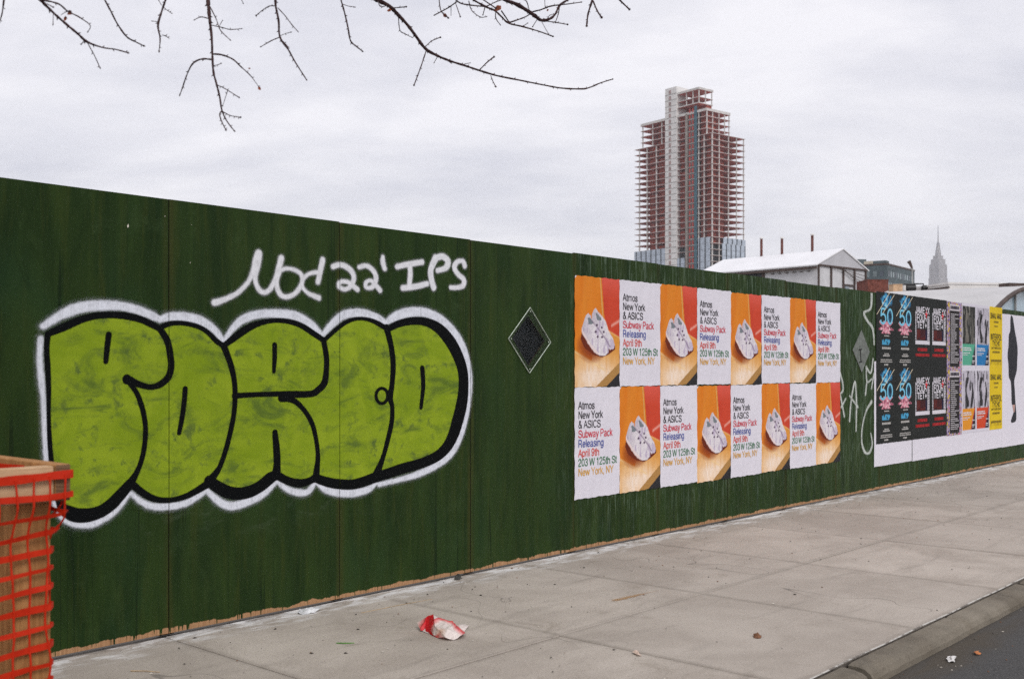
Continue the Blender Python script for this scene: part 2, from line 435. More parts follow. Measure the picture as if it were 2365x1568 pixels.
def Z4(x, y): return ((1200 + x * .40188) * .9464, (620 + y * .40188) * .9464)
def Z5(x, y): return ((1700 + x * .36980) * .9464, (640 + y * .36980) * .9464)
hole1 = [wall(*Z4(*p)) for p in ((125, 510), (225, 680), (325, 528), (222, 375))]
k1 = int(hole1[0][0] // PW)
tops = {}
plain = {}
for k in range(-5, 20):
    top = 2.44 + {0: .004, 1: 0, 2: -.004, 3: .004, 4: .0, 5: .006, 6: -.004, 7: .002}.get(k, random.uniform(-.006, .006))
    if k in (-1,): top = 2.443
    hole = [(x - k * PW - .002, z) for x, z in hole1] if k == k1 else None
    link('plywood_panel', panel_mesh(hole, top), None, fence, (k * PW + .002, random.uniform(0, .004), 0))
    # timber post behind each joint
for k in range(-5, 21):
    MB().box((k*PW-.045, .024, 0), (k*PW+.045, .11, 2.36)).build('fence_post', M_plyedge, fence)
for z in (0.35, 1.3, 2.2):
    MB().box((-6, .112, z), (24, .15, z+.09)).build('fence_rail', M_plyedge, fence)

# viewing windows: clear diamond pane over a cut-out, and one sprayed grey
t = NT('clear_acrylic'); M_acryl = t.fin((0.02, 0.025, 0.022), 0.05, alpha=0.10, spec=0.5)
M_acryledge = simple('acrylic_edge', (0.42, 0.48, 0.40), 0.4, 0.3, 30)
win = empty('viewing_window', (0, 0, 0)); win.parent = fence
win['label'] = 'clear diamond pane screwed over a dark cut-out'
op = [wall(*Z4(*p)) for p in ((98, 513), (226, 722), (355, 535), (230, 325))]
MB().prism(op, -.0105, -.0065).build('pane', M_acryl, win)
mb = MB()
for i in range(4):
    a, b = op[i], op[(i+1) % 4]
    mb.bar((a[0], -.0085, a[1]), (b[0], -.0085, b[1]), .0030)
mb.build('pane_edge', M_acryledge, win)
for x, z in op:
    cx_, cz_ = sum(p[0] for p in op)/4, sum(p[1] for p in op)/4
    x, z = x + (cx_-x)*.12, z + (cz_-z)*.12
    MB().tube([(x, -.0105, z), (x, -.0135, z)], [.006, .005], 8).build('screw', M_acryledge, win)
gs = 14; vs = []; fs = []
x0, x1, z0, z1 = hole1[0][0]-.1, hole1[2][0]+.1, hole1[1][1]-.1, hole1[3][1]+.1
for i in range(gs+1):
    for j in range(gs+1):
        x = x0+(x1-x0)*i/gs; z = z0+(z1-z0)*j/gs
        vs.append((x, .05 + .028*mnoise.noise(Vector((x*9, z*9, 2.2))), z))
for i in range(gs):
    for j in range(gs): a = i*(gs+1)+j; fs.append((a, a+gs+1, a+gs+2, a+1))
link('plastic_sheet', mesh(vs, fs), M_black, win)
M_greyspray = simple('grey_sprayed_acrylic', (0.15, 0.165, 0.15), 0.6, 0.3, 14)
M_mark = simple('dark_mark', (0.015, 0.015, 0.015), 0.7, 0.2, 20)
win2 = empty('viewing_window'); win2.parent = fence
win2['label'] = 'diamond pane sprayed over in grey'
op2 = [wall(*Z5(*p)) for p in ((1030, 580), (1090, 728), (1142, 590), (1088, 448))]
MB().prism(op2, -.006, .0).build('pane', M_greyspray, win2)
mb = MB()
for p, q in (((1078, 575), (1082, 655)), ((1070, 577), (1088, 573)), ((1072, 660), (1090, 655))):
    a, b = wall(*Z5(*p)), wall(*Z5(*q)); mb.bar((a[0], -.0065, a[1]), (b[0], -.0065, b[1]), .006)
mb.build('scrawl', M_mark, win2)
# ------------------------------------------------------------------ sprayed paint on the fence
def Z1(x, y): return (x * .39548 * .9464, (700 + y * .39548) * .9464)
def Z2(x, y): return ((500 + x * .45932) * .9464, (580 + y * .45932) * .9464)
K = {Z1: .39548 * .9464, Z2: .45932 * .9464, Z5: .36980 * .9464}
def stroke(zf, pts, n=4, shrink=1.0):
    """traced centre line (x, y, half width) -> (s, z, radius) on the fence"""
    P = catmull([(p[0], p[1], p[2] if len(p) > 2 else 6) for p in pts], n)
    F = np.array([zf(p[0], p[1]) for p in P]); R = P[:, 2] * K[zf]
    S = np.array([wall(a, b) for a, b in F]); Y = 17930.0 / (3382.0 - F[:, 0])
    T = np.gradient(F, axis=0); T /= np.linalg.norm(T, axis=1, keepdims=True) + 1e-9
    ds = Y * Y / 17930.0 / WD.y; dz = Y / FPX
    R = R * (ds * T[:, 1] ** 2 + dz * T[:, 0] ** 2) * shrink
    return np.column_stack([S, R])

def seg_sdf(xs, zs, strokes, reach=0.09):
    D = np.full((len(xs), len(zs)), 1.0)
    for st in strokes:
        for (ax, az, ar), (bx, bz, br) in zip(st[:-1], st[1:]):
            m = max(ar, br) + reach
            i0, i1 = np.searchsorted(xs, (min(ax, bx) - m, max(ax, bx) + m))
            j0, j1 = np.searchsorted(zs, (min(az, bz) - m, max(az, bz) + m))
            if i1 <= i0 or j1 <= j0: continue
            X = xs[i0:i1, None]; Z = zs[None, j0:j1]
            dx, dz = bx - ax, bz - az; L = dx*dx + dz*dz + 1e-12
            t = np.clip(((X-ax)*dx + (Z-az)*dz) / L, 0, 1)
            d = np.hypot(X - ax - t*dx, Z - az - t*dz) - (ar + t*(br-ar))
            D[i0:i1, j0:j1] = np.minimum(D[i0:i1, j0:j1], d)
    return D

def poly_inside(xs, zs, poly):
    X, Z = np.meshgrid(xs, zs, indexing='ij'); ins = np.zeros(X.shape, bool)
    for (ax, az), (bx, bz) in zip(poly, np.roll(poly, -1, 0)):
        c = ((az > Z) != (bz > Z))
        with np.errstate(divide='ignore', invalid='ignore'):
            ins ^= c & (X < (bx-ax) * (Z-az) / (bz-az + 1e-15) + ax)
    return ins

def paint_sheet(name, strokes, mat, parent, depth, pad, res=0.008, poly=None):
    A = np.vstack(strokes if poly is None else [np.column_stack([poly, np.zeros(len(poly))])])
    s0, s1 = A[:, 0].min() - .1, A[:, 0].max() + .1; z0, z1 = A[:, 1].min() - .1, A[:, 1].max() + .1
    xs = np.arange(s0, s1, res); zs = np.arange(max(z0, .02), min(z1, 2.43), res)
    gaps = [q for q in SEAMS if s0 < q < s1]
    for q in gaps: xs = xs[np.abs(xs - q) > .004]
    xs = np.sort(np.concatenate([xs] + [[q - .0021, q + .0021] for q in gaps])) if gaps else xs
    if poly is None: D = seg_sdf(xs, zs, strokes)
    else:
        D = seg_sdf(xs, zs, [np.column_stack([np.vstack([poly, poly[:1]]), np.zeros(len(poly)+1)])])
        D = np.where(poly_inside(xs, zs, poly), -D, D)
    ok = np.minimum(np.minimum(D[:-1, :-1], D[1:, :-1]), np.minimum(D[:-1, 1:], D[1:, 1:])) < pad
    for q in gaps:
        i = np.searchsorted(xs, q) - 1; ok[i, :] = False
    used = np.zeros(D.shape, bool)
    used[:-1, :-1] |= ok; used[1:, :-1] |= ok; used[:-1, 1:] |= ok; used[1:, 1:] |= ok
    idx = -np.ones(D.shape, int); idx[used] = np.arange(used.sum())
    I, J = np.nonzero(used)
    vs = np.column_stack([xs[I], np.full(len(I), -depth), zs[J]])
    a, b = np.nonzero(ok)
    fs = np.column_stack([idx[a, b], idx[a+1, b], idx[a+1, b+1], idx[a, b+1]])
    me = bpy.data.meshes.new('mesh'); me.from_pydata(vs.tolist(), [], fs.tolist())
    at_ = me.attributes.new('d', 'FLOAT', 'POINT'); at_.data.foreach_set('value', D[used].astype(np.float32))
    me.update()
    return link(name, me, mat, parent)

def spray_mat(name, col, soft, over, thin=0.0, dirty=None, rough=0.55, spec=0.12):
    """paint whose edge is soft and speckled; thin lets the wood grain through"""
    t = NT(name); v = t.coords(fence); d = t.attr('d')
    sp = t.noise(v, 420, 2, 0.8); md = t.noise(v, 26, 5, 0.65); gr = t.noise(t.mapped(v, (150, 1, 5)), 1.0, 4, 0.7)
    dn = t.math('ADD', d, t.math('MULTIPLY', t.math('SUBTRACT', md, 0.5), over * 0.8))
    core = t.rng(dn, -soft, soft * 1.1, 1.0, 0.0)
    mist = t.math('MULTIPLY', t.rng(dn, -0.2 * over, over, 0.42, 0.0), t.rng(sp, 0.46, 0.62))
    al = t.math('MAXIMUM', core, mist)
    if thin: al = t.math('MULTIPLY', al, t.rng(t.math('ADD', t.math('MULTIPLY', gr, .6), t.math('MULTIPLY', md, .4)), 0.36, 0.56, 1.0 - thin, 1.0))
    c = col
    if dirty: c = dirty(t, v, md, gr)
    else: c = t.mix(t.rng(md, 0.3, 0.7), tuple(x * .88 for x in col), col)
    return t.fin(c, rough, alpha=al, spec=spec)

def lime(t, v, md, gr):
    b = t.noise(v, 3.4, 6, 0.7, 0.8); s2 = t.noise(t.mapped(v, (3.4, 1, 7.5), rot=(0, -0.5, 0)), 1.0, 6, 0.68, 0.9)
    c = t.mix(t.rng(b, 0.3, 0.7), (0.190, 0.280, 0.009), (0.270, 0.362, 0.018))
    c = t.mix(t.rng(s2, 0.46, 0.70, 0, 0.80), c, (0.075, 0.125, 0.022))
    sm = t.noise(v, 11, 4, 0.6, 0.3)
    c = t.mix(t.math('MULTIPLY', t.rng(sm, 0.52, 0.68, 0, 0.75), t.rng(b, 0.42, 0.58)), c, (0.06, 0.10, 0.03))
    return t.mix(t.rng(gr, 0.6, 0.8, 0, 0.3), c, (0.12, 0.20, 0.02))
M_white_spray = spray_mat('white_spray_paint', (0.76, 0.79, 0.87), 0.009, 0.028, 0.24)
M_white_tag = spray_mat('white_tag_paint', (0.78, 0.79, 0.83), 0.008, 0.020, 0.12)
M_black_spray = spray_mat('black_spray_paint', (0.0045, 0.0052, 0.0058), 0.004, 0.006, spec=0.05)
M_lime = spray_mat('lime_spray_paint', (0.27, 0.40, 0.03), 0.006, 0.010, 0.0, lime)

out1 = [(295,290,18),(390,250,24),(500,202,22),(600,178,20),(700,174,20),(800,184,22),(880,206,20),(940,235,20),(985,258,18)]
out2 = [(985,258,18),(1010,242,16),(1060,225,15),(1140,226,14),(1220,246,14),(1280,280,14),(1330,330,16),(1380,365,16)]
out3 = [(108,568,14),(165,525,18),(230,480,18),(300,452,14),(370,440,12),(440,445,13),(510,467,14),(575,508,15),(630,545,14)]
out4 = [(640,540,10),(710,478,10),(770,440,10),(830,430,9),(885,440,11),(930,462,13),(970,485,14)]
out5 = [(975,485,14),(1030,458,18),(1105,443,20),(1180,450,22),(1245,485,26),(1302,550,28),(1345,630,27),(1370,710,26),(1374,790,26),(1365,880,29),(1343,970,30),(1318,1050,28),(1282,1115,26),(1225,1165,26),(1140,1200,26),(1050,1225,27),(960,1255,26),(905,1272,28)]
out6 = [(905,1272,27),(800,1307,26),(720,1308,26),(650,1297,25),(585,1275,22)]
out7 = [(585,1275,20),(550,1293,18),(500,1303,22),(440,1290,20),(385,1262,22)]
out8 = [(375,1258,24),(345,1278,30),(290,1322,30),(230,1350,32),(170,1358,32),(110,1345,32),(60,1318,30),(20,1290,26)]
out9 = [(1310,1195,28),(1240,1240,22),(1170,1280,18),(1100,1305,16),(1030,1315,16),(960,1308,18),(890,1275,20),(815,1215,22)]
out10 = [(800,1215,30),(735,1290,36),(680,1345,38),(620,1385,38),(550,1405,42),(480,1408,44),(425,1390,40),(375,1345,26),(345,1200,18),(318,1080,15),(306,950,14),(300,800,12),(300,650,14),(295,500,16),(288,380,16),(295,290,18)]
outline = [stroke(Z1, out1), stroke(Z1, out2), stroke(Z2, out3), stroke(Z2, out4), stroke(Z2, out5), stroke(Z2, out6),
           stroke(Z2, out7), stroke(Z2, out8), stroke(Z1, out9), stroke(Z1, out10)]
inner1 = [[(985,258,20),(1030,330,20),(1050,420,20),(1055,500,20),(1035,560,20),(990,600,20),(930,618,17),(860,602,19),(790,570,25),(784,572,29)],
          [(790,585,14),(840,650,15),(875,740,16),(895,840,15),(895,940,15),(880,1040,15),(850,1130,16),(805,1210,26)],
          [(670,295,18),(660,380,17),(652,460,15)],
          [(1142,630,16),(1135,720,15),(1122,810,15),(1105,900,13)],
          [(1380,365,20),(1420,470,18),(1445,580,16),(1450,690,15),(1440,800,15),(1415,920,15),(1385,1030,15),(1350,1120,16),(1300,1190,26)]]
inner2 = [[(155,840,15),(270,833,13),(390,830,14),(440,832,18),(560,830,17),(600,810,17),(635,770,17),(645,700,14),(645,630,14),(630,545,14)],
          [(405,852,20),(425,850,22)],
          [(420,850,18),(480,870,14),(530,920,12),(570,990,12),(592,1080,11),(600,1170,12),(590,1265,18)],
          [(370,570,12),(370,640,12),(366,710,9)],
          [(372,1035,14),(380,1120,18),(383,1200,18),(378,1260,24)],
          [(965,480,16),(988,570,14),(1000,670,14),(995,770,13),(985,850,14),(995,900,11),(992,980,12),(970,1080,12),(945,1170,12),(912,1255,20)],
          [(940 + 31*math.cos(a), 840 + 40*math.sin(a), 8) for a in np.linspace(0, 2*math.pi, 13)],
          [(1155,695,12),(1160,780,11),(1155,840,10),(1148,900,9)]]
black = outline + [stroke(Z1, p) for p in inner1] + [stroke(Z2, p) for p in inner2]
halo1 = [[(265,245,22),(350,190,28),(440,145,36),(540,120,36),(640,115,34),(740,118,30),(840,140,30),(920,170,28),(985,200,22)],
         [(985,200,20),(1050,185,30),(1140,185,30),(1230,205,30),(1300,245,26),(1345,290,22),(1372,335,16)],
         [(1275,1250,14),(1240,1278,20),(1150,1332,22),(1060,1352,24),(960,1355,24),(880,1330,20),(810,1272,14)],
         [(805,1268,12),(790,1285,14),(720,1370,22),(640,1430,24),(560,1465,22),(470,1465,20),(400,1435,20),(355,1380,18),(330,1310,14),(300,1200,16),(288,1090,18),(282,1000,20),(275,850,20),(268,700,18),(255,580,22),(245,450,20),(250,320,20)]]
halo2 = [[(108,540,12),(150,480,18),(210,430,24),(300,405,24),(400,405,26),(480,415,26),(550,450,22),(600,495,18),(625,522,12)],
         [(633,508,14),(680,455,20),(740,410,24),(820,400,26),(890,415,22),(940,440,20),(962,458,12)],
         [(965,450,14),(1020,415,26),(1100,395,28),(1180,400,26),(1260,440,24),(1330,510,20),(1375,590,18),(1400,680,15),(1410,770,13),(1402,870,13),(1380,980,16),(1345,1080,18),(1300,1155,18),(1220,1215,18),(1120,1260,18),(1030,1285,14),(925,1310,14)],
         [(915,1302,8),(870,1335,18),(800,1355,22),(720,1355,22),(650,1340,20),(590,1300,10)],
         [(580,1308,12),(545,1350,18),(490,1352,20),(430,1330,16),(385,1290,12)],
         [(375,1300,12),(310,1360,20),(230,1400,24),(150,1425,24),(90,1410,22),(40,1370,18),(5,1335,14)]]
halo = [stroke(Z1, p, shrink=.90) for p in halo1] + [stroke(Z2, p, shrink=.90) for p in halo2]

graf = empty('bubble_letter_graffiti'); graf.parent = fence
graf['label'] = 'lime green bubble letters with black outline and white halo'
paint_sheet('white_halo', halo, M_white_spray, graf, .0012, .045)
# the silhouette of the letters is the chain of outline centre lines
loop = np.vstack([outline[0][:, :2], outline[1][:, :2], outline[2][:, :2], outline[3][:, :2], outline[4][:, :2], outline[5][:, :2],
                  outline[6][:, :2], outline[7][:, :2], outline[8][:, :2], outline[9][:, :2]])
paint_sheet('lime_fill', None, M_lime, graf, .0018, .012, poly=loop)
paint_sheet('black_outline', black, M_black_spray, graf, .0024, .010, res=0.0065)

tagp = [[(50,345,18),(100,330,14),(170,295,12),(230,235,11),(255,180,13),(270,120,16),(285,85,18),(278,150,15),(265,210,13),(280,265,12),(305,290,13),(340,280,12),(375,220,13),(395,150,15),(405,110,15)],
        [(395,180,12),(380,240,12),(395,295,13),(430,315,13),(480,295,12),(515,240,11),(510,195,11),(470,170,10),(425,165,10),(395,180,10)],
        [(600,185,12),(560,190,10),(525,215,10),(515,255,10),(540,290,10),(580,310,12),(605,320,14)], [(625,120,14),(612,180,13),(600,235,12)],
        [(680,155,14),(720,145,14),(765,165,14),(790,205,12),(780,250,12),(745,275,11),(712,260,11),(720,235,11),(760,238,12),(810,275,13)],
        [(818,158,11),(860,150,12),(900,185,12),(908,225,12),(890,262,12),(858,265,10),(855,240,10),(885,230,10),(930,280,12)],
        [(945,105,10),(945,130,12),(955,165,11)], [(1020,155,14),(1080,142,15),(1155,130,14)], [(1088,145,12),(1090,200,12),(1085,260,12)],
        [(1050,268,15),(1120,260,15),(1180,245,14)], [(1225,110,16),(1200,170,14),(1205,230,14),(1215,265,14)],
        [(1225,110,16),(1260,100,16),(1290,125,15),(1280,160,14),(1235,175,13)],
        [(1380,150,11),(1370,125,11),(1340,130,12),(1325,160,12),(1345,195,12),(1375,225,12),(1370,255,12),(1340,265,12),(1305,265,12)]]
o = paint_sheet('graffiti_tag', [stroke(Z2, p) for p in tagp], M_white_tag, fence, .0030, .035, res=0.006)
o['label'] = 'white handwritten sprayed tag above the bubble letters'
tagq = [[(1155,190,9),(1155,260,9),(1145,310,7),(1105,335,8),(1130,390,7),(1160,430,8),(1170,490,6),(1172,540,5)],
        [(945,720,5),(965,800,6),(965,850,6),(945,865,5)], [(985,900,5),(955,955,6)], [(948,870,5),(975,1015,6)],
        [(1010,1045,6),(1020,920,6),(1045,785,6),(1055,900,6),(1055,1000,6),(1053,1110,5)], [(1010,880,4),(1065,955,6)],
        [(1120,690,6),(1150,730,6),(1165,640,5)], [(1120,700,5),(1125,790,5),(1155,770,5)], [(1125,780,5),(1115,870,6)], [(1170,740,5),(1155,830,5)],
        [(1155,920,9),(1120,980,5),(1095,1080,5),(1090,1180,6),(1110,1250,8),(1140,1255,8),(1160,1200,5),(1150,1130,4)]]
o = paint_sheet('graffiti_tag', [stroke(Z5, p, shrink=.72) for p in tagq], spray_mat('thin_white_paint', (0.60, 0.64, 0.60), 0.008, 0.018, 0.6), fence, .0030, .03, res=0.008)
o['label'] = 'thin white scrawled tag between the poster blocks'
# chips and flecks of bare wood in the paint
mb = MB()
M_chip = simple('chipped_paint', (0.66, 0.62, 0.52), 0.8, 0.2, 30)
def Z7(x, y): return ((x * 700/2365) * .9464, (400 + y * 700/2365) * .9464)
for (x, y, w, h) in ((1055, 512, 7, 16), (1360, 432, 3, 5), (1568, 815, 3, 6), (1578, 502, 2, 3)):
    a, z = wall(*Z7(x, y)); k = .00071
    mb.add([(a-w*k, -.001, z), (a-w*k*.3, -.001, z-h*k), (a+w*k, -.001, z-h*k*.2), (a+w*k*.4, -.001, z+h*k)], [(0,1,2,3)])
mb.build('paint_chips', M_chip, fence)['kind'] = 'stuff'
# ------------------------------------------------------------------ bill posters
t = NT('printed_paper'); pc = t.attr('Col', 'Color'); v = t.coords()
wr = t.noise(t.mapped(v, (4, 1, 9), rot=(0, .5, 0)), 1.0, 6, 0.62, 1.2); gn = t.noise(v, 600, 2, 0.7)
c = t.mix(t.rng(gn, 0.35, 0.75, 0.0, 0.12), pc, (0.25, 0.22, 0.20))
t.bump(wr, 0.5, 0.008)
M_print = t.fin(c, 0.62, spec=0.10)
INK = {}
def ink(rgb):
    if rgb not in INK: INK[rgb] = simple('printing_ink', tuple(lin(rgb)), 0.6, 0.06, 60, spec=0.3)
    return INK[rgb]

def sheet_mesh(w, h, rgbfun, nx=60, ny=90, wave=0.0012, seed=0, ragged=0.0025):
    """paper sheet w x h; rgbfun(U, V) gives sRGB colours, V runs down from the top"""
    u = np.linspace(0, 1, nx); vv = np.linspace(0, 1, ny)
    U, V = np.meshgrid(u, vv, indexing='ij')
    C = rgbfun(U, V)
    lincol = lin(C)
    off = wave * (np.sin(U*9+seed) * np.sin(V*7+seed*1.7) + .6*np.sin(U*23+V*11+seed*3))
    e1 = ragged*np.sin(V*37+seed)*np.sin(V*11+seed*2); e2 = ragged*np.sin(U*29+seed)*np.sin(U*13-seed)
    X = U*w + e1*np.where((U == 0) | (U == 1), 1, 0); Z = h*(1-V) + e2*np.where((V == 0) | (V == 1), 1, 0)
    vs = np.column_stack([X.ravel(), (-np.abs(off) - .0002).ravel(), Z.ravel()])
    i = np.arange(nx-1)[:, None]*ny + np.arange(ny-1)[None, :]; i = i.ravel()
    fs = np.column_stack([i+1, i+ny+1, i+ny, i])
    me = bpy.data.meshes.new('mesh'); me.from_pydata(vs.tolist(), [], fs.tolist())
    ca = me.color_attributes.new('Col', 'FLOAT_COLOR', 'POINT')
    ca.data.foreach_set('color', np.column_stack([lincol.reshape(-1, 3), np.ones(nx*ny)]).astype(np.float32).ravel())
    me.polygons.foreach_set('use_smooth', [True]*len(me.polygons)); me.materials.append(M_print); me.update()
    return me

def inpoly(U, V, poly):
    ins = np.zeros(U.shape, bool); n = len(poly)
    for k in range(n):
        (ax, az), (bx, bz) = poly[k], poly[(k+1) % n]
        ins ^= ((az > V) != (bz > V)) & (U < (bx-ax)*(V-az)/(bz-az+1e-12)+ax)
    return ins
def vnoise(U, V, fx, fy, seed=0):
    r = np.random.default_rng(seed); G = r.random((64, 64))
    x, y = U*fx, V*fy; xi, yi = x.astype(int), y.astype(int); a, b = x-xi, y-yi
    a, b = a*a*(3-2*a), b*b*(3-2*b); g = lambda i, j: G[i % 64, j % 64]
    return (g(xi, yi)*(1-a)+g(xi+1, yi)*a)*(1-b) + (g(xi, yi+1)*(1-a)+g(xi+1, yi+1)*a)*b
def flat(U, c): return np.ones(U.shape+(3,))*np.array(c, float)
def put(C, m, c, a=1.0):
    m = np.asarray(m, float)[..., None]*a
    C[:] = C*(1-m) + np.array(c, float)*m if np.ndim(c) == 1 else C*(1-m) + c*m

# ------------------------------------------------------------------ plain grotesque lettering drawn with a round pen
def el(cx, cy, rx, ry, a0=0, a1=360, n=20): return [(cx+rx*math.cos(math.radians(a)), cy+ry*math.sin(math.radians(a))) for a in np.linspace(a0, a1, n)]
_P = [(.15,.945),(.5,.945),(.68,.91),(.78,.80),(.79,.70),(.75,.57),(.66,.50),(.5,.47),(.15,.47)]
GLYPH = {
 ' ': (.36, []), 'A': (.93, [[(.05,0),(.465,.98)],[(.465,.98),(.88,0)],[(.2,.36),(.73,.36)]]), 'N': (1.0, [[(.15,0),(.15,1)],[(.16,.96),(.83,.04)],[(.84,0),(.84,1)]]),
 'Y': (.93, [[(.05,1),(.465,.43)],[(.88,1),(.465,.43)],[(.465,.47),(.465,0)]]), 'I': (.39, [[(.195,0),(.195,1)]]), 'C': (1.0, [el(.53,.5,.42,.445,42,318)]),
 'S': (.93, [[(.82,.70),(.75,.87),(.47,.945),(.2,.87),(.14,.73),(.24,.59),(.5,.52),(.76,.43),(.85,.27),(.76,.12),(.47,.055),(.17,.13),(.10,.32)]]),
 'P': (.93, [[(.15,0),(.15,1)], _P]), 'R': (1.0, [[(.15,0),(.15,1)], _P, [(.5,.47),(.70,.40),(.77,.22),(.80,.07),(.88,0)]]),
 'W': (1.3, [[(.05,1),(.34,.02)],[(.34,.02),(.65,.98)],[(.65,.98),(.96,.02)],[(.96,.02),(1.25,1)]]),
 '&': (.93, [[(.88,.0),(.6,.35),(.3,.70),(.27,.86),(.42,.945),(.56,.86),(.53,.72),(.36,.58),(.17,.42),(.12,.25),(.22,.09),(.4,.055),(.6,.14),(.74,.33),(.77,.48)]]),
 't': (.40, [[(.2,.92),(.2,.18),(.24,.07),(.37,.05)],[(.03,.67),(.36,.67)]]), 'm': (1.16, [[(.13,0),(.13,.72)],[(.13,.46),(.2,.61),(.36,.67),(.51,.62),(.57,.46),(.58,0)],[(.58,.46),(.66,.62),(.81,.67),(.97,.62),(1.03,.46),(1.03,0)]]),
 'o': (.78, [el(.39,.36,.29,.31)]), 's': (.70, [[(.59,.51),(.53,.63),(.35,.67),(.17,.63),(.13,.52),(.2,.42),(.36,.37),(.53,.31),(.6,.2),(.54,.09),(.35,.045),(.15,.09),(.09,.22)]]),
 'e': (.78, [[(.1,.37),(.68,.37)], el(.39,.36,.29,.31,2,322)]), 'w': (1.0, [[(.05,.72),(.27,.02)],[(.27,.02),(.5,.70)],[(.5,.70),(.73,.02)],[(.73,.02),(.95,.72)]]),
 'r': (.47, [[(.13,0),(.13,.72)],[(.13,.42),(.2,.58),(.32,.66),(.46,.665)]]), 'k': (.70, [[(.13,0),(.13,1)],[(.62,.72),(.14,.25)],[(.3,.42),(.66,0)]]),
 'u': (.78, [[(.12,.72),(.12,.24),(.18,.1),(.34,.045),(.52,.1),(.64,.25)],[(.65,.72),(.65,0)]]), 'b': (.78, [[(.13,0),(.13,1)], el(.40,.36,.27,.31)]), 'p': (.78, [[(.13,-.28),(.13,.72)], el(.40,.36,.27,.31)]),
 'y': (.70, [[(.05,.72),(.36,.03)],[(.65,.72),(.36,.0),(.28,-.19),(.18,-.24),(.06,-.23)]]), 'a': (.78, [[(.12,.5),(.18,.62),(.36,.67),(.54,.62),(.59,.5),(.59,.16),(.63,.05),(.72,.05)],[(.59,.4),(.4,.36),(.18,.31),(.09,.18),(.16,.07),(.32,.045),(.5,.11),(.59,.24)]]),
 'c': (.70, [el(.38,.36,.29,.31,48,312)]), 'l': (.31, [[(.155,0),(.155,1)]]), 'i': (.31, [[(.155,0),(.155,.72)],[(.155,.87),(.155,1)]]), 'n': (.78, [[(.13,0),(.13,.72)],[(.13,.44),(.22,.60),(.4,.67),(.57,.61),(.64,.46),(.65,0)]]),
 'h': (.78, [[(.13,0),(.13,1)],[(.13,.44),(.22,.60),(.4,.67),(.57,.61),(.64,.46),(.65,0)]]), 'g': (.78, [el(.37,.36,.27,.31),[(.65,.72),(.65,.0),(.58,-.17),(.38,-.24),(.18,-.18),(.12,-.08)]]),
 '0': (.78, [el(.39,.5,.28,.445)]), '1': (.78, [[(.42,0),(.42,1)],[(.14,.76),(.3,.81),(.41,.97)]]), '2': (.78, [[(.1,.68),(.16,.87),(.38,.945),(.6,.87),(.65,.7),(.56,.53),(.34,.36),(.15,.19),(.1,.055)],[(.07,.055),(.68,.055)]]),
 '3': (.78, [[(.11,.75),(.18,.89),(.38,.945),(.57,.88),(.62,.74),(.54,.59),(.34,.535)],[(.34,.535),(.57,.47),(.67,.28),(.58,.1),(.38,.05),(.16,.11),(.09,.28)]]),
 '5': (.78, [[(.64,.945),(.21,.945)],[(.2,.97),(.14,.48)],[(.14,.5),(.26,.6),(.42,.62),(.6,.53),(.67,.33),(.57,.12),(.36,.05),(.16,.11),(.09,.26)]]), '9': (.78, [el(.38,.67,.27,.275),[(.65,.67),(.63,.35),(.52,.12),(.34,.05),(.18,.11),(.12,.24)]]),
 ',': (.39, [[(.2,.12),(.2,.0)],[(.2,.02),(.13,-.15)]]), 'J': (.75, [[(.6,1),(.6,.3),(.52,.1),(.34,.05),(.17,.11),(.1,.32)]]), 'M': (1.16, [[(.13,0),(.13,1)],[(.13,.97),(.58,.05)],[(.58,.05),(1.03,.97)],[(1.03,1),(1.03,0)]]),
 'E': (.88, [[(.15,0),(.15,1)],[(.15,.94),(.8,.94)],[(.15,.51),(.74,.51)],[(.15,.06),(.82,.06)]]), 'X': (.93, [[(.06,0),(.87,1)],[(.06,1),(.87,0)]]), 'F': (.85, [[(.15,0),(.15,1)],[(.15,.94),(.78,.94)],[(.15,.5),(.7,.5)]]),
 'O': (1.05, [el(.52,.5,.42,.445)]), 'U': (1.0, [[(.14,1),(.14,.36),(.2,.14),(.35,.06),(.5,.045),(.65,.06),(.8,.14),(.86,.36),(.86,1)]]), 'T': (.85, [[(.03,.94),(.82,.94)],[(.425,.94),(.425,0)]]), '+': (.8, [[(.1,.45),(.7,.45)],[(.4,.12),(.4,.78)]]),
 'L': (.78, [[(.15,0),(.15,1)],[(.15,.06),(.74,.06)]]), 'H': (1.0, [[(.14,0),(.14,1)],[(.86,0),(.86,1)],[(.14,.52),(.86,.52)]]), 'D': (1.0, [[(.15,0),(.15,1)],[(.15,.945),(.45,.945),(.7,.88),(.86,.68),(.88,.5),(.86,.32),(.7,.12),(.45,.055),(.15,.055)]]),
}
def lettering(body, weight=.138):
    """flat ribbons, cap height 1; every stroke lies a hair above the one before"""
    mb = MB(); x0 = 0.0; dep = 0
    for ch in body:
        adv, strokes = GLYPH[ch]
        for st in strokes:
            P = np.array(st, float)
            if 2 < len(P) < 18: P = catmull(P, 4)
            T = np.gradient(P, axis=0); T /= np.linalg.norm(T, axis=1, keepdims=True)+1e-9
            closed = np.allclose(P[0], P[-1])
            if closed: T[0] = T[-1] = (T[0]+T[-1])/np.linalg.norm(T[0]+T[-1])
            Nn = np.column_stack([-T[:, 1], T[:, 0]])*weight/2; dep = (dep+1) % 7
            vs = []
            for p, q in zip(P, Nn): vs += [(x0+p[0]-q[0], -dep*.00006, p[1]-q[1]), (x0+p[0]+q[0], -dep*.00006, p[1]+q[1])]
            mb.add(vs, [(2*i, 2*i+2, 2*i+3, 2*i+1) for i in range(len(P)-1)])
        x0 += adv
    return mb, x0
def line_mesh(body, sx, sz, weight=.138):
    mb, w = lettering(body, weight); mb.v = [(x*sx, y, z*sz) for x, y, z in mb.v]; return mb.mesh(), w*sx
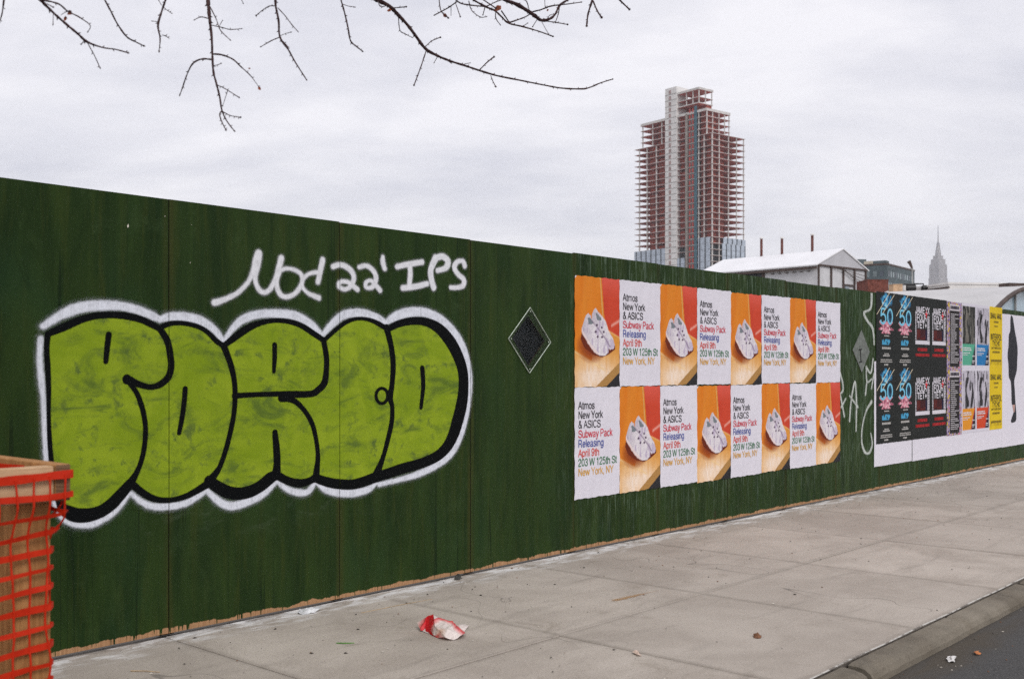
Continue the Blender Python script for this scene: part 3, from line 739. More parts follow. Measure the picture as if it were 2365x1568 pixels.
def fit_text(body, w, h, weight=.2):
    mb, _ = lettering(body, weight); xs = [v[0] for v in mb.v]; a, b = min(xs), max(xs)
    mb.v = [((x-a)*w/(b-a), y, z*h) for x, y, z in mb.v]; return mb.mesh()
def bars(rows, seed=0):
    """lines of small print too small to read: rows of (x0, x1, z, height)"""
    r = random.Random(seed); mb = MB()
    for x0, x1, z, h in rows:
        x = x0
        while x < x1 - .004:
            w = min(r.uniform(.010, .028), x1 - x)
            mb.add([(x,0,z),(x+w,0,z),(x+w,0,z+h),(x,0,z+h)], [(0,1,2,3)]); x += w + r.choice((.004, .004, .009))
    return mb.mesh()

def poster(name, me, s, z, label, cat='poster', group=None, depth=.003, tilt=0.0):
    o = link(name, me); o.matrix_world = Matrix.Identity(4)
    n = Vector((WD.y, -WD.x, 0)); p = W0 + WD*s + n*depth
    o.location = (p.x, p.y, z); o.rotation_euler = (0, tilt, WRZ)
    return tag(o, label, cat, group)

# --- sneaker photograph poster
def zz(x, y):
    u = (x-30)/595.0; top = 25+55*u; bot = 1560-15*u
    return (u, (y-top)/(bot-top))
def zp(*pts): return [zz(*p) for p in pts]
def sneaker(U, V):
    C = flat(U, (224, 128, 26)); n1 = vnoise(U, V, 5, 3, 1); n2 = vnoise(U, V, 26, 12, 2); n3 = vnoise(U, V, 60, 90, 3)
    put(C, n1, (208, 104, 14), .7); put(C, vnoise(U, V, 14, 2, 9), (226, 150, 60), .45)
    red = zp((378,55),(640,70),(640,890),(480,790),(418,600)); m = inpoly(U, V, red)
    R = flat(U, (205, 70, 44)); put(R, n1, (188, 52, 34), .6); put(R, np.clip(1-V*5, 0, 1), (222, 96, 84), .8)
    put(R, np.clip(1-np.abs(V-(.425-(U-.85)*.28))*40, 0, 1)*(U > .8), (240, 190, 180), .8)
    C[m] = R[m]
    ln = np.clip(1-np.abs(U-(.555+.06*V/.36))*55, 0, 1)*(V < .37); put(C, ln, (214, 180, 120))
    fl = inpoly(U, V, zp((480,785),(640,885),(640,1210),(300,1560),(20,1560),(20,1070),(240,1210),(260,1130),(130,900),(300,800)))
    Fl = flat(U, (222, 150, 60)); put(Fl, np.clip((V-.62)*4, 0, 1)*np.clip(1.35-np.abs(U-.45)*1.7, 0, 1), (248, 232, 218)); put(Fl, n2, (214, 140, 56), .35)
    C[fl] = Fl[fl]
    a, b = zz(45, 1080), zz(400, 1310); d = np.abs((V-a[1])-(U-a[0])*(b[1]-a[1])/(b[0]-a[0]))
    put(C, np.clip(1-d*55, 0, 1)*(U < .65), (242, 205, 150), .9)
    a, b = zz(480, 790), zz(640, 885); d = np.abs((V-a[1])-(U-a[0])*(b[1]-a[1])/(b[0]-a[0])); put(C, np.clip(1-d*70, 0, 1)*(U > .74), (236, 190, 130), .8)
    C[inpoly(U, V, zp((640,1200),(290,1565),(640,1565)))] = (176, 132, 74)
    C[inpoly(U, V, zp((640,1335),(425,1565),(640,1565)))] = (40, 40, 44)
    sh = zp((120,800),(105,900),(150,1010),(260,1110),(380,1150),(470,1110),(560,1040),(560,990),(480,1000),(300,1000))
    cx_, cy_ = zz(250, 1000); put(C, np.clip(1.15-((U-cx_)/.33)**2-((V-cy_)/.15)**2, 0, 1), (120, 42, 14), .8)
    C[inpoly(U, V, sh)] = (104, 36, 14)
    s1 = zp((300,470),(330,520),(390,590),(430,650),(470,780),(530,880),(555,980),(545,1030),(490,1045),(460,1000),(400,850),(340,720),(245,640),(250,560),(280,490))
    s2 = zp((200,545),(235,580),(245,640),(290,680),(340,720),(400,850),(475,1010),(470,1080),(420,1130),(345,1120),(280,1080),(200,960),(120,810),(120,740),(150,640),(175,570))
    for s, lo in ((s1, (200, 192, 206)), (s2, (206, 198, 210))):
        m = inpoly(U, V, s); S = flat(U, (234, 229, 230)); put(S, n3, lo, .9); put(S, n2 > .7, (176, 160, 190), .6)
        cu_ = sum(p[0] for p in s)/len(s); put(S, np.clip((cu_-U-.02)*3.2, 0, 1), (170, 158, 172), .65); put(S, np.clip((U-cu_-.05)*2.2, 0, 1)*np.clip(1.5-V*2, 0, 1), (244, 240, 240), .6)
        C[m] = S[m]
    for hpoly in (zp((195,610),(215,598),(258,650),(272,690),(205,700)), zp((298,540),(320,545),(372,612),(376,642),(320,642))):
        C[inpoly(U, V, hpoly)] = (120, 128, 134)
    a_, b_ = zz(245, 640), zz(470, 1005); d = np.abs((U-a_[0]-.05*np.sin((V-a_[1])*9))-(V-a_[1])*(b_[0]-a_[0])/(b_[1]-a_[1]))
    put(C, np.clip(1-d*38, 0, 1)*(V > a_[1])*(V < b_[1]), (116, 98, 122), .75)
    for x, y in ((380,740),(300,800),(405,800),(325,865),(385,870),(315,705)):
        a = zz(x, y); put(C, ((U-a[0])/.022)**2+((V-a[1])/.012)**2 < 1, (92, 74, 96))
    C[(U*.61+V*.915) < .03] = (226, 222, 226)
    sole = zp((120,740),(120,810),(200,960),(280,1080),(345,1120),(335,1090),(225,950),(140,800)); C[inpoly(U, V, sole)] = (232, 214, 212)
    return np.clip(C, 0, 255)
PWD, PHT = 0.6215, 0.915
m_sneak = [sheet_mesh(PWD, PHT, sneaker, 100, 150, seed=q, wave=.0018, ragged=.004) for q in (1, 4)]
def white(U, V):
    C = flat(U, (226, 223, 232)); put(C, vnoise(U, V, 3, 5, 4), (216, 213, 224), .5); return C
m_white = [sheet_mesh(PWD, PHT, white, 40, 60, wave=.0022, seed=q, ragged=.004) for q in (2, 5)]
LINES = [('Atmos', (38, 32, 38)), ('New York', (38, 32, 38)), ('& ASICS', (38, 32, 38)), ('Subway Pack', (206, 44, 66)), ('Releasing', (62, 78, 156)),
         ('April 9th', (212, 72, 58)), ('203 W 125th St', (46, 116, 70)), ('New York, NY', (218, 166, 66))]
tm = []
SZ = .064; SX = .535/lettering('203 W 125th St')[1]
for body, rgb in LINES:
    x = 0.0
    for k, word in enumerate(body.split(' ')):
        me, w = line_mesh(word, SX, SZ); tm.append((me, rgb, x)); x += w + GLYPH[' '][0]*SX
NWORDS = [len(b.split(' ')) for b, _ in LINES]; ROWOF = [k for k, n in enumerate(NWORDS) for _ in range(n)]
ORD = ['leftmost', 'second', 'third', 'rightmost']
S0 = 3*PW
for row in (0, 1):
    z = 1.343 if row == 0 else .422
    for c in range(8):
        photo = (c % 2 == 0) == (row == 0); q = c // 2
        s = S0 + c*PWD + random.uniform(-.002, .002); rowname = 'upper' if row == 0 else 'lower'
        dz = random.uniform(-.006, .006)
        if photo:
            poster('sneaker_poster', m_sneak[c % 2 if row else (c//2) % 2], s, z+dz, f'orange and red sneaker photo poster, {ORD[q]} of four in the {rowname} row',
                   group='sneaker photo posters', depth=.0032+.0006*(c % 2), tilt=random.uniform(-.003, .003))
        else:
            o = poster('text_poster', m_white[(c//2+row) % 2], s, z+dz, f'white poster with coloured lettering, {ORD[q]} of four in the {rowname} row',
                       group='white lettering posters', depth=.0036+.0006*(c % 2), tilt=random.uniform(-.003, .003))
            for (me, rgb, x), k in zip(tm, ROWOF):
                link('printed_word', me, ink(rgb), o, (.045+x, -.0042, PHT*(1-(.195+.0856*k))))

# --- concert posters on the far block
B0 = wall(1940.1+.3018*262, 900)[0]          # left edge of the block
BW = 0.602
ZT, ZM = 1.512, .568; BH = .946
def at_col(k): return B0 + .055 + k*BW
backing = [(B0, 1.16), (B0+1.22, 1.22), (B0+2.44, 1.22), (B0+3.66, 1.22), (B0+4.88, 1.5), (B0+6.4, 1.5)]
for i, (s, w) in enumerate(backing):
    hh = 1.30 if i < 4 else 2.10
    me = sheet_mesh(w+.04, hh, white, 20, 24, wave=.001, seed=i*2+9)
    if i < 4:
        poster('blank_paper', me, s, .292 - .006*i, ['leftmost blank white paper sheet under the black concert posters', 'blank white paper sheet under the black and red posters',
               'blank white paper sheet under the four dance posters', 'blank white paper sheet under the yellow posters'][i], 'paper', 'blank white backing sheets', .0030+.0004*(i % 2))
    elif i == 4:
        sil = poster('silhouette_poster', me, s-.02, .27, 'large white poster with a tall dark standing silhouette', 'poster', None, .0042)
    else:
        poster('blank_paper', me, s, .265, 'blank white paper sheet at the right end of the fence', 'paper', 'blank white backing sheets', .0034)

def darkpaper(U, V):
    C = flat(U, (28, 34, 33)); put(C, vnoise(U, V, 6, 3, 12), (22, 27, 27), .7); put(C, np.abs(np.sin(U*9+V*.4)) < .03, (18, 20, 22), .8); return C
def fifty(U, V):
    C = darkpaper(U, V); n = vnoise(U, V, 22, 34, 5); m_ = vnoise(U, V, 9, 14, 6)
    sp = ((np.abs(U-.50)/.30)**2 + ((V-.115)/.10)**2) < (.45+.9*m_*n*2)
    put(C, sp, (62, 150, 196)); put(C, sp & (n > .62), (22, 62, 96)); put(C, sp & (n < .22), (150, 214, 236))
    in0 = (((U-.66)/.13)**2+((V-.315)/.085)**2) < 1; put(C, in0, (30, 84, 118)); put(C, in0 & (n > .55), (16, 40, 60))
    th = np.arctan2((V-.465)*2.6, U-.5); rad = np.hypot((V-.465)*2.6, (U-.5)*1.05)
    star = rad < .30+.11*np.sign(np.sin(th*9))*np.abs(np.sin(th*9))
    star &= (np.abs(V-.465) < .085)
    put(C, star, (216, 142, 158)); put(C, star & (n > .55), (150, 70, 96)); put(C, star & (vnoise(U, V, 40, 60, 8) > .74), (240, 214, 220))
    b2 = (np.abs(U-.5) < .20) & (np.abs(V-.655) < .035) & (n+.2*m_ > .52); put(C, b2, (68, 158, 200))
    return C
m_fifty = sheet_mesh(BW, BH, fifty, 70, 110, wave=.001, seed=3)
m_50 = fit_text('50', .40, .205, .13)
m_lines = MB()
for (a, b) in (((.01, .66), (.40, .945)), ((.19, .68), (.55, .925))):
    m_lines.bar((a[0], 0, a[1]), (b[0], 0, b[1]), .0035)
m_lines = m_lines.mesh()
m_sm = bars([(.24, .40, .395, .014), (.17, .44, .235, .026), (.24, .38, .17, .013), (.20, .41, .145, .017), (.13, .48, .095, .013), (.12, .49, .07, .013), (.24, .36, .03, .022)], 2)
def jamie(U, V):
    C = darkpaper(U, V); b = (U > .17) & (U < .80) & (V > .45) & (V < .60); n = vnoise(U, V, 7, 10, 21)
    put(C, b, (86, 22, 20)); put(C, b & (n > .6), (60, 14, 22)); put(C, b & (U > .68), (22, 20, 52))
    return C
m_jam = sheet_mesh(BW, BH, jamie, 50, 70, wave=.001, seed=6)
jt = [(fit_text('JAMIE', .32, .092, .18), (.05, .725)), (fit_text('XX', .15, .092, .18), (.40, .725)), (fit_text('FOUR', .34, .088, .18), (.11, .627)), (fit_text('TET+', .34, .088, .18), (.11, .530))]
m_side = bars([(.05, .085, .375+.021*k, .016) for k in range(17)] + [(.475, .55, .375+.022*k, .017) for k in range(15)], 4)
m_wbar = mesh([(.05, 0, .315), (.555, 0, .315), (.555, 0, .366), (.05, 0, .366)], [(0,1,2,3)])
m_plus = mesh([(.425,0,.67),(.445,0,.67),(.445,0,.71),(.475,0,.71),(.475,0,.735),(.445,0,.735),(.445,0,.775),(.425,0,.775),(.425,0,.735),(.395,0,.735),(.395,0,.71),(.425,0,.71)], [tuple(range(12))])
m_red = bars([(.13, .47, .225, .042), (.06, .55, .155, .038)], 8)
def lineup(U, V):
    n = vnoise(U, V, 18, 30, 31); C = flat(U, (180, 166, 190)); put(C, n > .55, (120, 88, 150)); put(C, n > .7, (206, 178, 74)); put(C, n < .2, (196, 110, 130)); put(C, vnoise(U, V, 30, 50, 33) > .7, (40, 34, 60))
    c = (U > .20) & (U < .84) & (V > .13) & (V < .97); C[c] = (34, 32, 34); t_ = (U > .2) & (U < .84) & (V > .035) & (V < .125); C[t_] = (206, 200, 206)
    return C
m_line = sheet_mesh(BW, BH, lineup, 60, 90, wave=.001, seed=8)
m_hd = bars([(.14, .48, .845, .045)], 5)
m_ll = bars([(.15, .15+random.Random(k).uniform(.12, .34), .765-.0285*k, .013) for k in range(25)], 6)
def dance(base, hues, seed, dark):
    def f(U, V):
        C = flat(U, (214, 211, 222)); inn = (U > .05) & (U < .95) & (V > .05) & (V < .95)
        n = vnoise(U, V, 7, 9, seed); m_ = vnoise(U, V, 18, 7, seed+1)
        P = flat(U, (58, 58, 56) if dark else (168, 164, 176)); put(P, n, (26, 30, 28) if dark else (206, 202, 212), .8)
        put(P, (m_ > .66), (150, 148, 140) if dark else (44, 42, 48), .75)
        fig = (np.abs(U-.35-.06*np.sin(V*14)) < .05+.05*np.sin(V*9)**2) & (V > .15) & (V < .6); put(P, fig, (18, 18, 20) if not dark else (120, 116, 108), .85)
        fig = (np.abs(U-.72+.05*np.sin(V*12)) < .04+.05*np.sin(V*8+1)**2) & (V > .22) & (V < .62); put(P, fig, (20, 20, 24) if not dark else (96, 94, 88), .85)
        C[inn] = P[inn]
        lo = inn & (V > .63); C[lo] = base
        wd = inn & (V > .60) & (U > .98-(V-.60)*.85) ; C[wd] = (34, 30, 44)
        w2 = inn & (V > .60) & (U > .92-(V-.60)*.85) & ~wd; C[w2] = hues
        return C
    return f
m_dance = [sheet_mesh(BW, BH, dance(b, h, s, d), 50, 80, wave=.001, seed=s) for b, h, s, d in
           (((84, 168, 140), (60, 130, 112), 41, True), ((28, 118, 178), (20, 96, 150), 44, False), ((222, 146, 36), (176, 40, 60), 47, False), ((206, 70, 32), (170, 30, 40), 50, False))]
m_dt = bars([(.05, .38, .285, .018), (.05, .40, .255, .018), (.05, .34, .215, .013), (.05, .25, .19, .010), (.44, .54, .17, .016), (.43, .54, .10, .016), (.43, .52, .075, .012)], 12)
def yellow(U, V):
    C = flat(U, (226, 196, 22)); put(C, vnoise(U, V, 4, 6, 61), (214, 182, 14), .7); put(C, (vnoise(U, V, 40, 60, 62) > .55) & (np.abs(V-.92) < .02), (160, 134, 20), .7); return C
m_yel = sheet_mesh(BW, BH, yellow, 30, 44, wave=.001, seed=11)
yt = [(fit_text('SNAIL MAIL', .52, .085, .15), (.04, .765)), (fit_text('INTERPOL', .50, .095, .15), (.06, .435)), (fit_text('TYCHO', .36, .080, .15), (.13, .345)), (fit_text('MATTHEW DEAR', .44, .034, .14), (.09, .295))]
m_ys = bars([(.20, .42, .70, .03), (.22, .38, .64, .02), (.14, .48, .235, .03), (.06, .56, .10, .035)], 14)

def child(o, name, me, rgb, x=0, z=0, d=.0032):
    q = link(name, me, ink(rgb), o, (x, -d, z))
    if name in ('small_print', 'red_print', 'printed_stripes'): q['kind'] = 'stuff'
    return q
COLN = ['in the left column', 'in the second column']
for r, z in ((0, ZT), (1, ZM)):
    rn = 'upper' if r == 0 else 'lower'
    for k in (0, 1):
        o = poster('concert_poster', m_fifty, at_col(k), z, f'black poster with cyan 50 and pink splash, {rn} row, {["left", "right"][k]} one', group='cyan fifty posters', depth=.0056+.0007*k)
        child(o, 'printed_number', m_50, (120, 196, 226), .11, .545); child(o, 'printed_stripes', m_lines, (196, 184, 160)); child(o, 'small_print', m_sm, (186, 184, 180))
    for k in (0, 1):
        o = poster('concert_poster', m_jam, at_col(2+k), z, f'black poster with white block lettering and red print, {rn} row, {["left", "right"][k]} one', group='white block lettering posters', depth=.0056+.0007*k)
        for me, (x, zz_) in jt: child(o, 'printed_word', me, (220, 216, 224), x, zz_)
        child(o, 'small_print', m_side, (214, 210, 218)); child(o, 'printed_bar', m_wbar, (212, 208, 216)); child(o, 'printed_cross', m_plus, (210, 22, 40), d=.004); child(o, 'red_print', m_red, (176, 26, 30))
    o = poster('concert_poster', m_line, at_col(4), z-.008, f'black line-up poster with mottled purple border, {rn} of two', group='line-up posters', depth=.0064)
    child(o, 'printed_title', m_hd, (52, 44, 58)); child(o, 'small_print', m_ll, (196, 192, 196))
    for k in (0, 1):
        i = r*2+k
        o = poster('dance_poster', m_dance[i], at_col(5+k), z, 'dance photo poster with ' + ['a green lower panel', 'a blue lower panel', 'an orange lower panel', 'a red lower panel'][i], group='dance photo posters', depth=.0056+.0007*k)
        child(o, 'small_print', m_dt, (222, 222, 226))
    o = poster('concert_poster', m_yel, at_col(7), z, f'yellow concert poster with black lettering, {rn} of two', group='yellow concert posters', depth=.0066)
    for me, (x, zz_) in yt: child(o, 'printed_word', me, (44, 40, 12), x, zz_)
    child(o, 'small_print', m_ys, (140, 118, 16))
# the figure on the white poster
def ZS(x, y): return ((2290 + x*209/910)*.9464, (740 + y*360/1568)*.9464)
figp = [(772,130),(765,180),(764,290),(748,340),(745,450),(735,550),(745,660),(748,780),(768,830),(775,930),(778,1060),(790,1085),(800,1150),(772,1240),(780,1268),(822,1250),(828,1180),(818,1050),(812,930),(806,820),(832,720),(838,600),(842,500),(832,400),(815,310),(800,210),(790,150)]
pf = catmull([(*wall(*ZS(*p)), 0) for p in figp], 3, True)
so = B0+4.88-.02
me = mesh([(a-so, 0, z-.27) for a, z, _ in pf], [tuple(range(len(pf)-1, -1, -1))])
child(sil, 'printed_figure', me, (24, 24, 34), d=.003)
sk = [wall(*ZS(*p)) for p in ((785,1080),(812,1075),(808,1150),(800,1160))]
child(sil, 'printed_skin', mesh([(a-so, 0, z-.27) for a, z in sk], [(0, 1, 2, 3)]), (190, 150, 140), d=.004)
mb = MB()
for k in range(7):
    a, z = wall(*ZS(665, 130+k*32)); mb.add([(a-so-.012,0,z-.27),(a-so+.014,0,z-.27),(a-so+.014,0,z-.25),(a-so-.012,0,z-.25)], [(0,1,2,3)])
child(sil, 'small_print', mb.mesh(), (70, 70, 76), d=.003)
# ------------------------------------------------------------------ concrete tower under construction
class Frame:
    """local axes of a building: corner nearest the camera, a runs left and away, b runs right and away"""
    def __init__(s, px, Y, a, b):
        s.o = Vector(((px-CX)/FPX*Y, Y, 0)); s.a = Vector((*a, 0)).normalized(); s.b = Vector((*b, 0)).normalized()
        s.rz = math.atan2(s.b.y, s.b.x)
    def root(s, name, label, cat, group=None):
        return tag(empty(name, s.o, s.rz), label, cat, group)
M_conc = simple('pale_concrete', (0.58, 0.555, 0.535), 0.85, 0.14, .35)
M_conc2 = simple('shaft_concrete', (0.70, 0.685, 0.67), 0.85, 0.10, .25)
t = NT('red_soffit'); v = t.coords(); n = t.noise(v, .9, 4, .7); n2 = t.noise(v, .16, 3, .5)
sp = t.node('ShaderNodeTexVoronoi', {'Vector': v, 'Scale': .55}).outputs['Distance']
c = t.mix(t.rng(n, .3, .7), (0.42, 0.065, 0.050), (0.62, 0.11, 0.08)); c = t.mix(t.rng(n2, .45, .7, 0, .5), c, (0.16, 0.05, 0.045))
M_red = t.fin(t.mix(t.rng(sp, .10, .16, .8, 0), c, (0.8, 0.62, 0.5)), 0.9)
M_redwall = simple('red_netting', (0.27, 0.050, 0.030), 0.9, 0.6, .9)
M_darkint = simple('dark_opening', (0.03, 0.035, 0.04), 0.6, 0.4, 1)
M_panelblue = simple('pale_curtain_panel', (0.42, 0.48, 0.56), 0.35, 0.18, .5, spec=0.5)
M_winstrip = simple('dark_window_strip', (0.05, 0.065, 0.085), 0.25, 0.4, .4, spec=0.6)
M_teal = simple('teal_hoist_netting', (0.055, 0.13, 0.17), 0.8, 0.3, .6)
M_greymast = simple('hoist_mast_steel', (0.26, 0.24, 0.22), 0.7, 0.3, .6)

tw = Frame(1645, 612, (-.62, .785), (.785, .62))
T = tw.root('unfinished_tower', 'tall unfinished concrete tower with open red floors above the fence', 'building')
# local x runs along b (right), local y along a (left)
FH, Z0T = 3.5, 137.3
def lev(k): return Z0T - FH*k
def slab(z, b0, b1, a0, a1, th=.26, name='floor_slab'):
    mb = MB(); mb.box((b0, a0, z-th), (b1, a1, z))
    mb.m = [1 if i == 0 else 0 for i in range(6)]
    return mb.build(name, [M_conc, M_red], T)
for k in range(0, 26):                       # main body
    slab(lev(k), -.3, 28.8, -.3, 62.5 if k < 19 else 61.5)
for k in range(1, 5):                        # set-back upper floors, right and left of the shaft
    slab(lev(-k) + (.9 if k == 4 else 0), -.3, 20.6, 4, 26.6, 1.5 if k == 4 else .30)
    slab(lev(-k) + (.9 if k == 4 else 0), -.3, 17, 36.2, 57.2, 1.5 if k == 4 else .30)
slab(lev(-5)+1.9, -.2, 12, 9.9, 26.6, .5)
slab(lev(-5)+5.2, -.2, 12, 9.9, 26.6, .35)
slab(165.4, -.4, 12.2, 9.7, 26.6, 1.3)
def colm(b, a, z0, z1, w=.85):
    w *= .72
    MB().box((b-w/2, a-w/2, z0), (b+w/2, a+w/2, z1-.31)).build('column', M_conc, T)
for a in (.45, 6.4, 10.6, 20.0, 44.4, 52.3, 58.8):
    colm(.45, a, lev(26), lev(0)); 
for b in (6.4, 14.5, 21.7, 28.1): colm(b, .45, lev(26), lev(0), .75)
for a in (12, 24, 36, 48, 60): colm(27.9, a, lev(26), lev(0), .75)
for b in (10, 19): colm(b, 61, lev(26), lev(0), .7)
for a in (4.5, 10.6, 20): colm(.5, a, lev(0), lev(-4))
for b in (5.5, 11, 16, 20): colm(b, 4.6, lev(0), lev(-4), .7)
for a in (40, 47.5, 56): colm(.5, a, lev(0), lev(-4), .8)
colm(16, 56, lev(0), lev(-4), .7)
for b, a in ((.4, 10.4), (6, 10.4), (11.5, 10.4), (.4, 15), (.4, 20), (11.5, 20)): colm(b, a, lev(-5)+1.9, 165.4, .7)
# inner core walls, floor by floor
for k in range(0, 18):
    MB().box((8.5, 7.5, lev(k+1)), (19, 47, lev(k)-.31)).build('core_wall', M_redwall, T)
    for a0, a1 in ((1.0, 6.1), (6.8, 10.3), (20.4, 26.5), (36.3, 44.1), (44.8, 51.5)):
        MB().box((2.0, a0, lev(k+1)+.02), (2.2, a1, lev(k)-.32 if (k*7+int(a0)) % 5 else lev(k)-1.2)).build('infill_wall', M_redwall, T)
    for b0, b1 in ((2.4, 6.1), (6.8, 12.5)):
        MB().box((b0, 2.2, lev(k+1)+.02), (b1, 2.4, lev(k)-.32)).build('infill_wall', M_redwall, T)
for k in range(-4, 0):
    for a0, a1 in ((5, 10.3), (20.4, 26.5), (36.3, 44)): MB().box((2.0, a0, lev(k+1)+.02), (2.2, a1, lev(k)-.32)).build('infill_wall', M_redwall, T)
    MB().box((2.4, 6, lev(k+1)+.02), (10, 6.2, lev(k)-.32)).build('infill_wall', M_redwall, T)
    MB().box((7, 10, lev(k+1)), (13, 26, lev(k)-.31)).build('core_wall', M_redwall, T)
    MB().box((5, 36.5, lev(k+1)), (12, 49, lev(k)-.31)).build('core_wall', M_redwall, T)
MB().box((7, 10.5, lev(-4)+.9), (11.5, 26, lev(-5)+1.4)).build('core_wall', M_redwall, T)
# lift shaft with an opening on each floor
MB().box((-.9, 26.8, 0), (9, 36, 169.2)).build('lift_shaft', M_conc2, T)
for k in range(-8, 26):
    MB().box((-1.0, 31.2, lev(k)+.3), (-.88, 33.0, lev(k)+2.5)).build('shaft_opening', simple('shaft_stain', (0.36, 0.26, 0.25), .9, .4, .8) if k == -8 else bpy.data.materials['shaft_stain'], T)
    MB().box((-1.02, 26.75, lev(k)-.14), (-.86, 36.05, lev(k)+.06)).build('shaft_joint', M_greymast, T)
# hoist: mast, gates and teal netting strip
MB().box((-1.6, 18.4, 0), (-.5, 19.3, lev(-4))).build('hoist_mast', M_greymast, T)
MB().box((-.55, 11.2, 0), (-.40, 13.2, lev(-5))).build('hoist_netting', M_teal, T)
MB().box((-.2, 13.2, 0), (-.05, 19.6, lev(-4))).build('hoist_netting', simple('hoist_shade_netting', (0.13, 0.10, 0.095), .9, .4, 1.2), T)
M_gate = simple('red_hoist_gate', (0.42, 0.055, 0.045), .7, .3, 1)
for k in range(-4, 26):
    for a in (14.0, 16.4):
        MB().box((-.45, a, lev(k)+.25), (-.25, a+1.0, lev(k)+2.5)).build('hoist_gate', M_gate, T)
# curtain wall on the lower floors
def facade(k, a0, a1, plane):
    """panels of one storey; plane 'a' = left face, 'b' = right face"""
    x = a0; i = 0
    while x < a1 - .3:
        w = min(3.1 if i % 2 == 0 else 1.05, a1-x); dark = i % 2 == 1
        z0, z1 = lev(k+1)+.06, lev(k)-.06; d0, d1 = (-.62, -.34) if not dark else (-.52, -.34)
        bb = ((d0, x+.04, z0), (d1, x+w-.04, z1)) if plane == 'a' else ((x+.04, d0, z0), (x+w-.04, d1, z1))
        MB().box(*bb).build('curtain_panel' if not dark else 'window_pane', M_winstrip if dark else M_panelblue, T)
        x += w; i += 1
for k in range(17, 25):
    facade(k, 8.0 if k < 21 else 6.8, 28.9, 'b') if k > 17 else facade(k, 9.0, 28.9, 'b')
    facade(k, 1.2, 10.2, 'a'); facade(k, 20.6, 26.6, 'a') if k > 19 else None
    if k > 17: facade(k, 36.2, 62.4, 'a')
MB().box((-.2, -.2, 0), (28.6, 61, lev(25)-.5)).build('lower_storeys', M_panelblue, T)
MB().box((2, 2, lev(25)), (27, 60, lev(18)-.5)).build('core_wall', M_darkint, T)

# ------------------------------------------------------------------ far skyscraper with a spire
M_sky = NT('limestone_with_windows'); t = M_sky; v = t.coords()
x, y, z = t.sep(v)
st = t.math('SINE', t.math('MULTIPLY', t.math('ADD', x, y), 1.5))
M_sky = t.fin(t.mix(t.rng(st, -.2, .5), (0.16, 0.16, 0.18), (0.42, 0.40, 0.39)), 0.8)
YS = 3290.0; S = empty('spired_skyscraper', at(1609+1744*.3197, HY, YS), math.radians(32)); S.location.z = 0
tag(S, 'distant grey art deco skyscraper with a tall needle spire', 'building')
tiers = [(0, 283, 41, 38), (283, 326, 36, 34), (326, 341, 31, 29), (341, 352, 22, 20), (352, 362, 13, 12)]
for z0, z1, w, d in tiers: MB().box((-w/2, -d/2, z0), (w/2, d/2, z1)).build('tower_stage', M_sky, S)
for sx in (-1, 1):
    for sy in (-1, 1):
        MB().box((sx*15-4, sy*14-4, 0), (sx*15+4, sy*14+4, 322)).build('corner_pier', M_sky, S)
MB().tube([(0,0,360),(0,0,374),(0,0,388),(0,0,394)], [6.8, 5.6, 4.6, 3.4], 8).build('mooring_mast', M_sky, S)
for a in range(4):
    c_, s_ = math.cos(a*math.pi/2+.78), math.sin(a*math.pi/2+.78)
    MB().tube([(c_*7.5, s_*7.5, 355), (c_*4.5, s_*4.5, 380)], [1.6, .8], 4).build('mast_buttress', M_sky, S)
MB().tube([(0,0,392),(0,0,405),(0,0,420),(0,0,445)], [2.4, 1.8, 1.2, .8], 6).build('spire', M_sky, S)

# ------------------------------------------------------------------ white gabled warehouse
M_wroof = simple('white_metal_roof', (0.80, 0.80, 0.82), .5, .04, .5)
M_wwall = simple('white_cladding', (0.60, 0.60, 0.62), .7, .10, .6)
M_gable = simple('grey_gable_cladding', (0.50, 0.50, 0.53), .7, .06, .8)
M_steel = simple('brown_steel_frame', (0.075, 0.05, 0.042), .7, .3, 2)
wh = Frame(1888.6, 100, (-.66, .75), (.75, .66))
Wr = wh.root('gabled_warehouse', 'white gabled warehouse with dark framed end wall behind the fence', 'building')
gw, ez, az, ln = 8.53, 11.36, 13.05, 14.0
MB().box((0, .02, 0), (.15, ln, ez-.05)).build('wall', M_wwall, Wr)
MB().box((gw-.15, .02, 0), (gw, ln, ez-.05)).build('wall', M_wwall, Wr)
MB().box((.15, .05, 0), (gw-.15, .2, ez-.02)).build('wall', M_wwall, Wr)
MB().box((.15, ln-.2, 0), (gw-.15, ln, ez-.02)).build('wall', M_wwall, Wr)
MB().prism([(0, ez), (gw, ez), (gw/2, az-.04)], -.02, .14).build('gable', M_gable, Wr)
MB().prism([(0, ez), (gw, ez), (gw/2, az-.04)], ln-.14, ln).build('gable', M_gable, Wr)
sl = (az-ez)/(gw/2)
MB().prism([(-.35, ez-.35*sl), (gw/2, az), (gw/2, az+.12), (-.35, ez-.35*sl+.12)], -.12, ln+.2).build('roof_slope', M_wroof, Wr)
MB().prism([(gw/2, az), (gw+.35, ez-.35*sl), (gw+.35, ez-.35*sl+.12), (gw/2, az+.12)], -.12, ln+.2).build('roof_slope', M_wroof, Wr)
for x in (0.1, 2.25, 4.35, 6.35, 8.4): MB().box((x-.09, -.10, 0), (x+.09, .03, ez)).build('frame_post', M_steel, Wr)
for z in (ez-.05, ez-2.6): MB().box((.0, -.14, z-.07), (gw, -.02, z+.07)).build('frame_beam', M_steel, Wr)
MB().box((4.5, -.14, ez-1.75), (6.3, -.02, ez-1.63)).build('frame_beam', M_steel, Wr)
M_glassl = simple('pale_glazing', (0.28, 0.33, 0.38), .2, .2, 1, spec=.7)
MB().prism([(4.7, ez-4)] + [(4.7+1.3*math.sin(a), ez-3.1+1.3*math.cos(a)) for a in np.linspace(0, 1.57, 7)] + [(6.0, ez-4)], -.05, .04).build('window', M_glassl, Wr)
